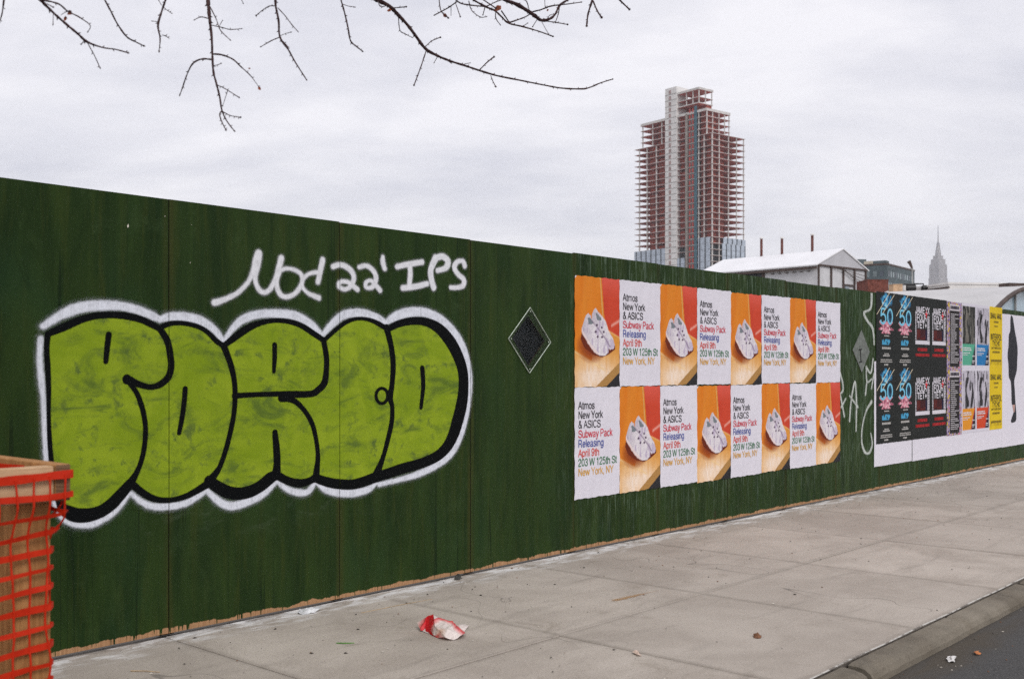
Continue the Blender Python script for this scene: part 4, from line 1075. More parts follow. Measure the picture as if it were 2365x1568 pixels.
for i in range(4): MB().bar((2.4+.5*i, -.2, ez-.15), (8.4, -.2, ez-.7-.45*i), .018).build('guy_wire', M_steel, Wr)
MB().box((-.06, 6.2, ez-1.2), (.02, 10.8, ez-.35)).build('window', M_darkint, Wr)
MB().box((-.08, 5.9, 0), (.03, 6.2, ez-.3)).build('frame_post', M_steel, Wr)
for i in range(6): MB().box((-.10, .8+.8*i, ez-.62), (.01, 1.1+.8*i, ez-.55)).build('bracket', M_steel, Wr)
MB().box((-.34, -.1, ez-.42), (-.26, ln, ez-.24)).build('gutter', M_steel, Wr)
# three flues on the roof
M_flue = simple('rusty_flue', (0.13, 0.045, 0.035), .8, .35, 5)
M_fluec = simple('flue_cap', (0.72, 0.70, 0.68), .6, .1, 5)
for i, (px, dy, lab) in enumerate(((1758.5, 11.5, 'leftmost thin rusty flue pipe on the white warehouse roof'), (1806, 8.6, 'middle thin rusty flue pipe on the white warehouse roof'),
                                    (1876, 5.0, 'rightmost thin rusty flue pipe, nearest the gable'))):
    k = (px-CX)/FPX                           # point on the ridge line seen at that spot
    r0 = wh.o + wh.b*(gw/2)
    tt = (r0.x-k*r0.y)/(k*wh.a.y-wh.a.x); p = r0 + wh.a*tt
    f = tag(empty('flue_pipe', (p.x, p.y, az-.1)), lab, 'flue', 'flue pipes on the warehouse roof')
    hh = 1.75 if i != 0 else 1.95
    MB().tube([(0,0,0),(0,0,hh)], [.135, .135], 10).build('pipe', M_flue, f)
    MB().tube([(0,0,hh+.05),(0,0,hh+.16),(0,0,hh+.22)], [.21, .18, .03], 10).build('cap', M_fluec, f)
    for a in range(3):
        MB().bar((.11*math.cos(a*2.1), .11*math.sin(a*2.1), hh-.02), (.13*math.cos(a*2.1), .13*math.sin(a*2.1), hh+.07), .012).build('cap_stay', M_fluec, f)

# ------------------------------------------------------------------ dark teal block, brick box, low roofs
def P7(x, y): return (1883.3 + x*.12405, 511 + y*.12405)
M_tealb = simple('dark_teal_cladding', (0.075, 0.105, 0.115), .6, .25, .25)
M_tealw = simple('teal_window_glass', (0.17, 0.22, 0.23), .2, .4, .3, spec=.7)
tb = Frame(P7(1330, 0)[0], 300, (-.80, .60), (.60, .80))
TB = tb.root('teal_apartment_block', 'dark teal apartment block right of the white warehouse', 'building')
def zt(y, Y): return H + (HY-P7(0, y)[1])/FPX*Y
top = zt(812, 300)
MB().box((0, 0, 0), (26, 7.0, top)).build('wall', M_tealb, TB)
MB().box((-.1, -.1, top), (26.1, 7.1, top+.5)).build('parapet', M_steel, TB)
MB().box((.3, .4, top+.5), (3.2, 4.0, zt(738, 302))).build('penthouse', M_tealb, TB)
MB().box((3.4, 5.2, top+.5), (6.2, 7.6, zt(728, 304))).build('tank_housing', simple('beige_housing', (0.55, 0.50, 0.40), .8, .1, 1), TB)
for r in range(5):
    zc = top-2.4-r*3.2
    for i in range(11): MB().box((1.0+2.15*i, -.06, zc-.8), (2.15+2.15*i, .02, zc+.8)).build('window', M_tealw if (i+r) % 3 else M_winstrip, TB)
    for i in range(3): MB().box((-.06, .8+2.0*i, zc-.8), (.02, 1.9+2.0*i, zc+.8)).build('window', M_tealw if (i*2+r) % 3 else M_winstrip, TB)
# small dark block beyond
p = at(P7(775, 0)[0], HY, 330)
MB().box((-2.2, -2, 0), (2.2, 2, zt(722, 330))).build('roof_bulkhead_tower', M_tealb, None, loc=(p.x, p.y, 0))
bpy.data.objects['roof_bulkhead_tower']['label'] = 'small dark square block top between warehouse gable and teal block'
bpy.data.objects['roof_bulkhead_tower']['category'] = 'building'
# red brick shed
M_brick = simple('red_brick', (0.17, 0.055, 0.04), .9, .3, 3)
p = at(P7(1165, 0)[0], HY, 85); hb = zt(1098, 85)
br = tag(empty('brick_shed', (p.x, p.y, 0), .05), 'low red brown box shed in front of the teal block', 'shed')
MB().box((-.83, 0, 0), (.83, 2.4, hb)).build('wall', M_brick, br)
MB().box((-.86, -.03, hb), (.86, 2.43, hb+.06)).build('roof', M_brick, br)
# tan timber box
M_tan = simple('tan_timber', (0.50, 0.33, 0.20), .8, .2, 4)
p = at(P7(1535, 0)[0], HY, 55); hb = zt(1182, 55)
tx = tag(empty('timber_box', (p.x, p.y, 0), .1), 'tan timber box beside black roof pipes', 'box')
MB().box((-.25, 0, 0), (.25, .5, hb)).build('side_board', M_tan, tx)
MB().box((-.27, -.02, hb), (.27, .52, hb+.03)).build('lid', M_tan, tx)
# low flat-roofed building carrying the pipes
M_cream = simple('cream_render', (0.66, 0.64, 0.62), .8, .08, 1)
lo0, lo1 = at(P7(1340, 0)[0], HY, 60), at(P7(2480, 0)[0], HY, 54)
dv = (lo1-lo0); dv.z = 0; rz = math.atan2(dv.y, dv.x); LL = dv.length; hb = zt(1282, 58)
lb = tag(empty('flat_roof_building', (lo0.x, lo0.y, 0), rz), 'low cream flat roofed building just above the fence top', 'building')
MB().box((0, 0, 0), (LL, 6, hb)).build('wall', M_cream, lb)
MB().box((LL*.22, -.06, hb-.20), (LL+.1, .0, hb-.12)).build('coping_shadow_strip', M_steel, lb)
MB().box((-.05, -.05, hb), (LL+.05, 6.05, hb+.10)).build('parapet', M_cream, lb)
M_pipe = simple('black_roof_pipe', (0.012, 0.012, 0.013), .5, .3, 3)
pp = tag(empty('roof_pipes', (0, 0, 0)), 'black bent roof pipes and ducts in front of the grey skyscraper', 'pipes')
def q7(x, y, Y=56): return at(*P7(x, y), Y)
for pts, r in (([(1640,1175),(1830,1172)], .035), ([(1690,1240),(1860,1240)], .16), ([(1840,1165),(2010,1165),(2010,1260)], .035), ([(1990,1240),(2070,1235),(2160,1255)], .13), ([(1980,1225),(1990,1285)], .06), ([(1850,1165),(1850,1290)], .05), ([(1700,1225),(1700,1290)], .05), ([(2140,1245),(2140,1290)], .05)):
    MB().tube([q7(*q) for q in pts], [r]*len(pts), 8).build('pipe', M_pipe, pp)
MB().tube([q7(1655, 1195), q7(1655, 1290)], [.09, .09], 10).build('vent', M_cream, pp)
# floodlight pole
M_pole = simple('galvanised_pole', (0.33, 0.33, 0.32), .5, .2, 4)
fp = tag(empty('floodlight_pole', (0, 0, 0)), 'thin floodlight pole standing before the teal block', 'pole')
pb, pt = q7(1812, 1290, 62), q7(1800, 880, 62)
MB().tube([(pb.x, pb.y, 0), pb, pt], [.05, .05, .04], 8).build('mast', M_pole, fp)
MB().tube([pt, q7(1765, 790, 62), q7(1735, 745, 62)], [.06, .09, .12], 8).build('lamp_head', M_steel, fp)
MB().tube([q7(1770, 880, 62), q7(1835, 915, 62)], [.06, .06], 6).build('bracket', M_pole, fp)

# ------------------------------------------------------------------ barrel roofed hall at the right
M_barrel = simple('pale_barrel_roof', (0.52, 0.51, 0.51), .6, .08, .5)
M_bglass = simple('pale_blue_glazing', (0.30, 0.42, 0.50), .25, .12, .4, spec=.6)
ax = Vector((-.8, .6, 0)); ex = Vector((.6, .8, 0)); cr = Vector((22.2, 45, 0)); R = 25.9; zc = 4.86
hall = tag(empty('barrel_roof_hall', cr, math.atan2(ex.y, ex.x)), 'pale barrel roofed hall with blue glazed arched end', 'building')
def arc(hw, n=16, dz=0): return [(x, zc-R+math.sqrt(R*R-x*x)+dz) for x in np.linspace(-hw, hw, n)]
hw, LH = 10.5, 30
A, B = arc(hw, 24), arc(hw, 24, .12)
MB().prism(A + B[::-1], 0, LH).build('roof', M_barrel, hall)
A2 = arc(hw-.2, 24, -.02)
MB().prism([(-hw+.2, 2.6)] + A2 + [(hw-.2, 2.6)], .35, .45).build('arched_window', M_bglass, hall)
MB().prism([(-hw+.2, 0), (-hw+.2, 2.6), (hw-.2, 2.6), (hw-.2, 0)], .3, .45).build('wall', M_cream, hall)
MB().box((-hw+.1, .45, 0), (-hw+.4, LH, 2.9)).build('wall', M_cream, hall)
rim = arc(hw+.02, 24, .03)
MB().tube([(x, -.04, z) for x, z in rim], [.09]*len(rim), 6).build('arch_rim', M_steel, hall)
MB().box((-hw, .2, 2.55), (hw, .3, 2.75)).build('arch_sill', M_steel, hall)
for x in (-6, -3, 0, 3, 6):
    MB().box((x-.05, .27, 2.7), (x+.05, .34, zc-R+math.sqrt(R*R-x*x)-.05)).build('mullion', M_pole, hall)
p = at(2337, HY, 45.7)
MB().box((-.42, -.3, 4.6), (.42, .3, H+(HY-655)/FPX*45.7)).build('roof_ventilator', M_steel, None, loc=(p.x, p.y, 0), rz=.3)
tag(bpy.data.objects['roof_ventilator'], 'small dark ventilator box on top of the barrel roof', 'ventilator')
# ------------------------------------------------------------------ wooden tree guard with orange netting (left foreground)
t = NT('raw_lumber'); v = t.coords()
w1 = t.noise(t.mapped(v, (1, 1, 1)), 14, 5, .6); gr = t.noise(t.mapped(v, (4, 60, 60)), 1.0, 5, .7, .6)
c = t.mix(t.rng(gr, .3, .72), (0.38, 0.22, 0.11), (0.62, 0.42, 0.25)); c = t.mix(t.rng(w1, .6, .8, 0, .5), c, (0.30, 0.17, 0.09))
t.bump(gr, .3, .002); M_lum = t.fin(c, .8, spec=.25)
t = NT('raw_lumber_upright'); v = t.coords()
w1 = t.noise(v, 9, 5, .6); gr = t.noise(t.mapped(v, (60, 60, 3.5)), 1.0, 5, .7, .6)
c = t.mix(t.rng(gr, .3, .72), (0.28, 0.125, 0.04), (0.47, 0.24, 0.09)); c = t.mix(t.rng(w1, .62, .78, 0, .5), c, (0.26, 0.13, 0.06))
t.bump(gr, .3, .002); M_lumv = t.fin(c, .8, spec=.25)
t = NT('end_grain'); v = t.coords()
wv = t.node('ShaderNodeTexWave', {'Vector': v, 'Scale': 30, 'Distortion': 3.0, 'Detail': 2}, bands_direction='Z').outputs['Fac']
M_endg = t.fin(t.mix(wv, (0.13, 0.065, 0.03), (0.20, 0.11, 0.055)), .9)
G0 = Vector((-1.082, 2.62, 0)); gt = 1.258
guard = tag(empty('tree_guard', G0, WRZ), 'raw timber tree guard frame with top boards at the left edge', 'tree guard')
def board(name, a, b, mat, endaxis=None):
    mb = MB(); mb.box(a, b)
    mats = [mat]
    if endaxis is not None:
        mats.append(M_endg); mb.m = [1 if i in endaxis else 0 for i in range(6)]
    o = mb.build(name, mats, guard)
    bv = o.modifiers.new('bevel', 'BEVEL'); bv.width = .003; bv.segments = 2
    return o
GS = 1.22
board('top_board', (-.038, 0, gt-.089), (0, GS, gt), M_lumv, (2, 4))
board('top_board', (-GS, .003, gt-.089), (-.040, .041, gt-.003), M_lum, (3, 5))
board('top_board', (-GS, GS-.041, gt-.089), (-.040, GS-.003, gt-.003), M_lum, (3, 5))
board('top_board', (-GS-.038, 0, gt-.089), (-GS-.002, GS, gt), M_lumv, (2, 4))
for x in (-.118, -GS+.01):
    for y in (.044, GS-.135):
        board('post', (x, y, 0), (x+.089, y+.089, gt-.02), M_lumv)
t = NT('orange_plastic'); v = t.coords(); n = t.noise(v, 25, 3, .6)
M_orange = t.fin(t.mix(n, (0.42, 0.016, 0.004), (0.68, 0.036, 0.009)), .55, spec=.15)
net = tag(empty('safety_netting', G0, WRZ), 'orange plastic safety netting wrapped round the timber tree guard', 'netting')
def wrap(u, z):
    """u metres from the left rear corner of the street side, round the corner post, along the right side"""
    d = max(0.0, min(1.0, (gt-.088-z)/.10)); d = d*d*(3-2*d)       # below the top boards the net pulls in to the post
    cor = -.026*d; yy = .036*d
    wob = .007*mnoise.noise(Vector((u*4, z*7, 1))) + .006*mnoise.noise(Vector((u*13, z*21, 4)))
    if u < GS + cor: 
        return Vector((-GS+u, -.004-.004+yy*(0.25+.75*max(0, 1-abs(u-GS+.09)*3)) + wob - .02*math.exp(-((u-.55)/.35)**2)*(1+.5*math.sin(z*9)), z))
    e = u-(GS+cor); bulge = .02*math.exp(-((z-1.10)/.06)**2)
    return Vector((cor+.003+.4*bulge*min(1, e*20)-.02*min(1, e*25)-.12*e, yy-.006+e, z))
def strand_z(j, u): return 1.232 - .0455*j + .006*mnoise.noise(Vector((u*5.5, j*1.3, 7))) + .075*(u-GS)*(1 if j > 1 else .25) + .02*(u-GS)*math.sin(j*.8)
US = list(np.arange(0, GS+.6, .02)); NJ = 27
for j in range(NJ):
    mb = MB(); hw_ = (.0062 if j != 0 else .010) + .0015*math.sin(j*2.1); vs = []; fs = []
    for i, u in enumerate(US):
        w_ = hw_*(1+.6*mnoise.noise(Vector((u*9, j*2.2, 3)))); z = strand_z(j, u)
        p = wrap(u, z-w_); q = wrap(u, z+w_)
        q2 = Vector((q.x+.0018, q.y+.0018, q.z)); p2 = Vector((p.x+.0018, p.y+.0018, p.z))
        vs += [p, q, q2, p2]
    for i in range(len(US)-1):
        k = i*4
        for a in range(4): fs.append((k+a, k+(a+1) % 4, k+4+(a+1) % 4, k+4+a))
    mb.add(vs, fs); mb.build('strand', M_orange, net, smooth=False)
u = .015; m = 0
while u < GS+.55:
    pts = []; rad = []
    for j in np.linspace(0, NJ-1, 3*NJ):
        uu = u + .006*mnoise.noise(Vector((m*1.9, j*.35, 9))) + .003*math.sin(j*1.1+m) + .0012*j; p = wrap(uu, strand_z(j, uu)); pts.append(p); f = abs(j-round(j)); rad.append(.0024 + .0036*max(0, .35-f))
    MB().tube(pts, rad, 5).build('cross_strand', M_orange, net); u += .041; m += 1

# ------------------------------------------------------------------ street tree whose bare twigs hang into the view
t = NT('twig_bark'); v = t.coords(); n = t.noise(v, 40, 5, .7)
M_bark = t.fin(t.mix(t.rng(n, .3, .7), (0.028, 0.015, 0.017), (0.085, 0.050, 0.050)), .85, spec=.1)
t = NT('trunk_bark'); v = t.coords(); n = t.noise(t.mapped(v, (14, 14, 3)), 1.0, 6, .7, .5); t.bump(n, .8, .02)
M_trunk = t.fin(t.mix(n, (0.06, 0.045, 0.035), (0.20, 0.16, 0.13)), .95)
M_leaf = simple('dead_leaf', (0.22, 0.055, 0.022), .8, .4, 60)
TR = G0 + WD*(-.62) + Vector((-WD.y, WD.x, 0))*.62
tree = tag(empty('street_tree', (TR.x, TR.y, 0)), 'bare street tree with thin dark twigs hanging across the sky', 'tree')
def loc(p): return Vector(p) - Vector((TR.x, TR.y, 0))
tp = [loc((TR.x, TR.y, -.05)), loc((TR.x, TR.y, .4)), loc((TR.x+.02, TR.y, 1.2)), loc((TR.x+.05, TR.y+.02, 2.0)), loc((TR.x+.1, TR.y+.05, 2.7)), loc((TR.x+.1, TR.y+.1, 3.6)), loc((TR.x, TR.y+.2, 5.0))]
MB().tube(tp, [.14, .105, .095, .09, .085, .06, .03], 12).build('trunk', M_trunk, tree, True)
limbA = [(TR.x+.08, TR.y+.04, 2.5), (-1.75, 2.95, 2.95), (-1.3, 3.2, 3.12), (-.7, 3.45, 3.2), (-.1, 3.6, 3.28), (.35, 3.75, 3.3)]
limbB = [(TR.x+.1, TR.y+.08, 3.0), (-1.5, 3.1, 3.35), (-.8, 3.7, 3.5), (0, 4.3, 3.6), (.8, 4.7, 3.62), (1.6, 5.0, 3.6), (2.3, 5.2, 3.5)]
LA, LB = catmull(limbA, 6), catmull(limbB, 6)
for L, r0 in ((LA, .045), (LB, .05)):
    MB().tube([loc(p) for p in L], np.linspace(r0, .012, len(L)), 9).build('limb', M_trunk, tree, True)
def TA(x, y): return (x*.3201, y*.3201)
def TBm(x, y): return (738.2+x*.3281, y*.3281)
def depth_path(zf, pts, Y0, Y1):
    out = []; n = len(pts)
    for i, p in enumerate(pts):
        Yd = Y0 + (Y1-Y0)*i/max(1, n-1); q = at(*zf(p[0], p[1]), Yd); out.append((q.x, q.y, q.z, (p[2] if len(p) > 2 else 2.5)*.33*Yd/FPX))
    return out
def twig(mb, path, buds=True, seed=0, thin=1.0):
    r = random.Random(seed); P = catmull(path, 5)
    rad = [max(.0007, q[3]*thin*(1+.18*r.uniform(-1, 1))) for q in P]
    mb.tube([loc(q[:3]) for q in P], rad, 6)
    mb.tube([loc(P[-1][:3]) , loc(P[-1][:3])+(Vector(P[-1][:3])-Vector(P[-2][:3])).normalized()*.006], [rad[-1]*2.0, rad[-1]*.6], 5)
    if buds:
        acc = 0
        for i in range(2, len(P)-1):
            acc += (Vector(P[i][:3])-Vector(P[i-1][:3])).length
            if acc > r.uniform(.018, .045):
                acc = 0; d = (Vector(P[i][:3])-Vector(P[i-1][:3])).normalized()
                s = d.cross(Vector((0, 1, 0))).normalized()*r.choice((-1, 1))+d*.6; rr = rad[i]
                mb.tube([loc(P[i][:3]), loc(P[i][:3])+s.normalized()*(rr+.0062)], [max(rr*.85, .0016), .0008], 4)
def branch(zf, main, subs, Y0, Y1, limb, seed):
    mb = MB(); path = depth_path(zf, main, Y0, Y1)
    if limb is not None:                      # carry the branch up out of the picture to its limb
        p0 = Vector(path[0][:3]); j = min(range(len(limb)), key=lambda i: (Vector(limb[i])-p0-Vector((-.12, 0, .25))).length)
        L = limb[j]; d0 = (p0-Vector(path[1][:3])).normalized()
        mid = p0+d0*.18; r0 = path[0][3]
        path = [(L[0], L[1], L[2], r0*1.5), ((L[0]+mid.x)/2, (L[1]+mid.y)/2, (L[2]+mid.z)/2+.03, r0*1.3), (mid.x, mid.y, mid.z, r0*1.12)] + path
    twig(mb, path, True, seed, 1.15)
    for i, s in enumerate(subs):
        # start depth follows the main stem nearest the traced start
        k = min(range(len(main)), key=lambda q: (main[q][0]-s[0][0])**2+(main[q][1]-s[0][1])**2)
        Yd = Y0+(Y1-Y0)*k/max(1, len(main)-1)
        twig(mb, depth_path(zf, s, Yd, Yd+random.Random(seed*31+i).uniform(-.25, .25)), True, seed*31+i, 1.15)
    mb.build('branch', M_bark, tree, True)
branch(TA, [(1498,-40,13),(1505,60,12),(1515,160,11),(1528,280,9),(1532,400,8),(1540,520,7),(1560,600,6),(1585,700,6),(1602,800,5),(1640,880,4),(1690,945,3)],
       [[(1600,800,4.5),(1585,830,4.5),(1605,890,4),(1630,940,3)], [(1605,805,3),(1660,835,3),(1735,848,3)], [(1530,432,5),(1470,427,5),(1420,440,5),(1380,475,5),(1345,550,4),(1320,625,4),(1298,685,3)],
        [(1535,392,5),(1600,398,5),(1680,430,5),(1740,485,4),(1800,540,3),(1840,590,2),(1872,638,2)], [(1500,135,3),(1450,125,3),(1405,145,2)], [(1515,50,3),(1560,140,3),(1590,220,3),(1660,290,2)],
        [(1530,185,3),(1600,200,3),(1660,215,3),(1740,210,2)], [(1580,195,2),(1605,150,2)], [(1565,615,3),(1620,640,3),(1725,705,3)], [(1605,770,2),(1625,710,2),(1640,665,2)], [(1548,475,2),(1570,470,2),(1595,460,2)]], 3.6, 3.45, LA, 1)
branch(TA, [(1985,-40,9),(1990,50,8),(2010,150,7),(2020,270,7),(2080,360,5),(2130,450,4),(2210,575,3)],
       [[(1985,45,3),(1940,48,3),(1890,80,3),(1848,115,3)], [(2005,60,3),(2060,120,3),(2105,180,3),(2148,228,2)], [(2022,270,3),(1960,295,3),(1885,338,2)], [(2025,260,2),(2060,245,2),(2098,235,2)], [(2025,285,3),(2060,320,3),(2085,350,2)]], 3.75, 3.7, LA, 2)
branch(TA, [(1205,-40,6),(1195,0,6),(1165,90,6),(1140,185,6),(1155,280,4),(1148,370,3)], [[(1175,50,2),(1210,80,2),(1240,100,2)], [(1140,160,2),(1098,155,2)], [(1165,40,2),(1145,5,2)], [(1170,255,2),(1195,262,3),(1220,280,1.5)]], 3.5, 3.45, LA, 3)
branch(TA, [(730,-40,5),(755,0,5),(800,85,5),(850,180,5),(915,268,5),(980,305,4),(1035,332,4)], [[(1738,-10,2),(1755,28,2)]], 3.4, 3.5, LA, 4)
branch(TA, [(250,-40,11),(290,0,10),(380,90,8),(470,170,7),(560,245,7),(630,305,7),(740,345,5),(830,358,4),(920,382,4)],
       [[(630,310,3),(680,400,3),(720,488,3)], [(385,100,2),(382,175,2)], [(610,295,3),(585,322,3)], [(300,0,6),(420,30,5),(490,85,5),(570,125,4),(650,185,3),(635,230,2)], [(340,30,3),(385,55,3)], [(440,110,2),(480,85,3)]], 3.1, 3.3, LA, 5)
branch(TA, [(40,-60,6),(30,-10,6),(15,100,4),(-5,160,4)], [], 3.1, 3.1, LA, 6)
branch(TBm, [(340,-40,15),(400,0,14),(490,45,13),(560,115,12),(620,180,11),(680,260,10),(745,345,10),(830,395,8),(930,435,7),(1040,470,6),(1130,500,6),(1250,535,5.5),(1400,565,5),(1550,595,5),(1700,622,5),(1840,628,5),(1900,618,4),(1980,585,4),(2060,560,3)],
       [[(745,330,3),(790,290,3),(850,265,3)], [(750,360,4),(710,480,4),(665,600,4)], [(555,125,3),(565,215,3),(600,240,3),(650,265,2)], [(1130,490,4),(1180,440,4),(1228,402,4)], [(1205,535,3),(1220,575,3),(1240,612,3)], [(830,400,2),(805,445,2)],
        [(500,60,3),(560,55,3),(610,50,3)], [(410,5,3),(430,50,3),(490,35,2)], [(1010,455,2),(1060,445,2)], [(850,400,3),(925,445,2)]], 4.2, 4.7, LB, 7)
branch(TBm, [(140,-40,5),(150,0,5),(180,110,5),(200,200,5),(218,290,5),(260,330,4),(300,362,3)], [[(160,30,2),(200,45,2),(250,52,2)]], 4.0, 4.0, LB, 8)
branch(TBm, [(1230,-50,10),(1300,0,10),(1380,30,13),(1450,70,13),(1510,110,12),(1560,145,11),(1620,135,8),(1660,100,7),(1690,40,7),(1750,0,6),(1800,-30,5)],
       [[(1490,95,4),(1440,125,4),(1340,160,4)], [(1500,85,4),(1560,70,4),(1630,45,4),(1740,32,3),(1840,18,3)], [(1560,150,2),(1610,240,2)], [(1530,140,2),(1500,190,2)], [(1560,148,3),(1660,160,3),(1745,175,3)], [(1480,90,3),(1460,20,3),(1440,0,3)],
        [(1620,45,2),(1590,60,2),(1585,0,2)], [(1690,40,3),(1680,100,3),(1660,160,2)], [(1660,100,2),(1620,110,2),(1600,140,2)]], 4.6, 4.8, LB, 9)
branch(TBm, [(1040,-40,6),(1080,0,6),(1170,50,6),(1230,75,6),(1280,120,6),(1330,165,6),(1430,190,5),(1540,222,4),(1640,258,4)], [[(1240,80,3),(1240,130,3),(1270,175,2)], [(1280,80,4),(1335,160,4)], [(1430,190,2),(1465,165,2)], [(1165,50,3),(1150,105,2)]], 4.5, 4.7, LB, 10)
branch(TBm, [(940,-40,5),(960,0,5),(1000,28,5),(1090,42,4),(1160,50,4),(1210,72,3)], [[(965,15,4),(900,60,4),(810,108,3)], [(955,20,3),(990,120,3)], [(1050,10,3),(1070,75,3),(1130,122,3),(1175,120,2)], [(840,-10,3),(855,80,3),(905,128,4)], [(925,45,2),(925,110,2)], [(1170,50,3),(1250,12,3),(1290,0,3)], [(1150,0,4),(1240,60,4)]], 4.4, 4.5, LB, 11)
branch(TBm, [(1925,-40,8),(1920,0,8),(1890,100,6),(1880,185,5)], [[(1925,10,5),(1955,80,5),(1985,125,4)]], 4.9, 4.8, LB, 12)
branch(TBm, [(2080,-40,5),(2110,0,5),(2150,40,4),(2180,68,5)], [], 5.0, 5.0, LB, 13)
def dead_leaf(zf, x, y, Yd, size, rot, seed):
    r = random.Random(seed); c0 = at(*zf(x, y), Yd); vs = []; k = size*.33*Yd/FPX
    pts = [(-1, 0), (-.4, .55), (.3, .7), (1, .1), (.5, -.6), (-.4, -.45)]
    for a, b in pts:
        X = a*math.cos(rot)-b*math.sin(rot); Zv = a*math.sin(rot)+b*math.cos(rot)
        vs.append(loc(c0)+Vector((X*k, r.uniform(-.5, .5)*k, Zv*k)))
    vs.append(loc(c0)+Vector((0, .35*k, 0)))
    mb = MB().add(vs, [(i, (i+1) % 6, 6) for i in range(6)])
    mb.add([v_+Vector((0, .0006, 0)) for v_ in vs], [((i+1) % 6, i, 6) for i in range(6)])
    mb.build('leaf', M_leaf, tree)
for a in ((TA, 470, 138, 3.2, 20, 1.2, 1), (TA, 500, 95, 3.2, 22, .4, 2), (TA, 1873, 640, 3.5, 16, 2.2, 3), (TA, 1800, 497, 3.5, 9, 0, 4), (TBm, 1255, 58, 4.5, 30, .6, 5), (TBm, 490, 75, 4.2, 18, .2, 6), (TBm, 885, 112, 4.4, 20, 2.4, 7), (TBm, 1605, 75, 4.6, 10, 1, 8)): dead_leaf(*a)

# ------------------------------------------------------------------ litter on the pavement
t = NT('snack_bag_film'); pc = t.attr('Col', 'Color'); v = t.coords(); n = t.noise(v, 60, 4, .7, .5); t.bump(n, .5, .004)
M_bag = t.fin(pc, .35, spec=.5)
def GP(x, y): return ((600+x*700/2365)*.9464, (1350+y*700/2365)*.9464)
def floor_pt(px, py, z=0.0):
    Y = (H-z)*FPX/(py-HY); return Vector(((px-CX)/FPX*Y, Y, z))
bc = floor_pt(*GP(1620, 690))
RED, WHT, TAN = (214, 30, 40), (214, 202, 196), (196, 160, 140)
# ring of edge points of the crumpled bag: traced spot, height above the ground, colour
bv = [(1410,570,.035,WHT),(1440,632,.012,RED),(1500,520,.075,RED),(1545,498,.095,RED),(1552,540,.085,RED),(1520,640,.020,RED),(1470,640,.004,RED),(1590,530,.085,RED),(1620,560,.070,WHT),(1700,558,.072,RED),(1690,585,.062,WHT),
      (1745,605,.055,RED),(1725,640,.045,WHT),(1805,655,.030,RED),(1770,680,.020,WHT),(1710,715,.002,WHT),(1640,690,.022,WHT),(1570,690,.003,RED),(1600,640,.042,TAN),(1545,670,.012,WHT),(1560,600,.060,WHT),(1660,625,.055,WHT),(1845,592,.010,WHT),(1790,580,.014,WHT),(1740,590,.03,WHT),(1800,640,.004,WHT)]
bf = [(0,2,1),(2,3,4),(2,4,5),(2,5,6),(2,6,1),(4,7,8),(4,8,20),(4,20,5),(7,9,10),(7,10,8),(8,10,21),(8,21,20),(9,11,12),(9,12,10),(10,12,21),(11,13,14),(11,14,12),(12,14,15),(12,15,16),(12,16,21),(21,16,18),(20,21,18),(20,18,19),(20,19,5),(5,19,17),(5,17,6),(18,16,17),(18,17,19),(16,15,17),(24,23,22),(24,22,25),(24,25,13),(24,13,11)]
bm = bmesh.new(); lay = bm.verts.layers.float_color.new('Col')
for x, y, z, col in bv:
    p = floor_pt(*GP(x, y), z); q = bm.verts.new(p-Vector((bc.x, bc.y, 0))); q[lay] = (*lin(col), 1)
bm.verts.ensure_lookup_table()
for f in bf: bm.faces.new([bm.verts[i] for i in f])
bmesh.ops.subdivide_edges(bm, edges=bm.edges[:], cuts=3, use_grid_fill=True)
for v_ in bm.verts:
    d = mnoise.noise_vector(v_.co*38)*.006 + mnoise.noise_vector(v_.co*95)*.0025; v_.co += d; v_.co.z = max(.002, v_.co.z)
    k = mnoise.noise(v_.co*30)
    c_ = v_[lay]; wht = c_[1] > .25
    if not wht and c_[0] > .4: v_[lay] = (*[a*(.85+.3*k) for a in c_[:3]], 1)
me = bpy.data.meshes.new('mesh'); bm.to_mesh(me); bm.free()
bag = link('snack_bag', me, M_bag, None, (bc.x, bc.y, 0))
tag(bag, 'crumpled red and white snack bag lying on the pavement', 'litter')
bagback = MB().add([Vector(floor_pt(*GP(x, y), z))-Vector((bc.x, bc.y, 0)) for x, y, z in ((1440,632,.006),(1545,505,.075),(1700,562,.06),(1800,650,.015),(1700,700,.003),(1560,680,.003))], [(0,1,2,3,4,5)])
bagback.build('inner_film', simple('white_film_inside', (0.6, 0.55, 0.52), .5, .1, 20), bag)

def crumple(name, ring, mat, label, cat, seed, hgt):
    c0 = sum((floor_pt(*r) for r in ring), Vector())/len(ring); n = len(ring); rr = random.Random(seed)
    bm = bmesh.new(); vs = [bm.verts.new(floor_pt(*r)-c0+Vector((0, 0, rr.uniform(.002, hgt)))) for r in ring]
    cc = [bm.verts.new(Vector((rr.uniform(-.2, .2)*.05, rr.uniform(-.2, .2)*.05, hgt*1.2)))]
    for i in range(n): bm.faces.new((vs[i], vs[(i+1) % n], cc[0]))
    bmesh.ops.subdivide_edges(bm, edges=bm.edges[:], cuts=3, use_grid_fill=True)
    for v_ in bm.verts:
        v_.co += mnoise.noise_vector(v_.co*45+Vector((seed, 0, 0)))*.012; v_.co.z = max(.002, v_.co.z)
    me = bpy.data.meshes.new('mesh'); bm.to_mesh(me); bm.free()
    return tag(link(name, me, mat, None, (c0.x, c0.y, 0)), label, cat)
M_film = simple('milky_plastic_film', (0.62, 0.63, 0.64), .35, .25, 25, spec=.6)
crumple('plastic_wrap', [GP(*p) for p in ((425,500),(440,478),(520,478),(605,462),(610,475),(560,492),(470,508))], M_film, 'crumpled milky plastic wrap at the foot of the fence', 'litter', 3, .028)
def G6(x, y): return ((1300+x*1199/2365)*.9464, (1100+y*1199/2365)*.9464)
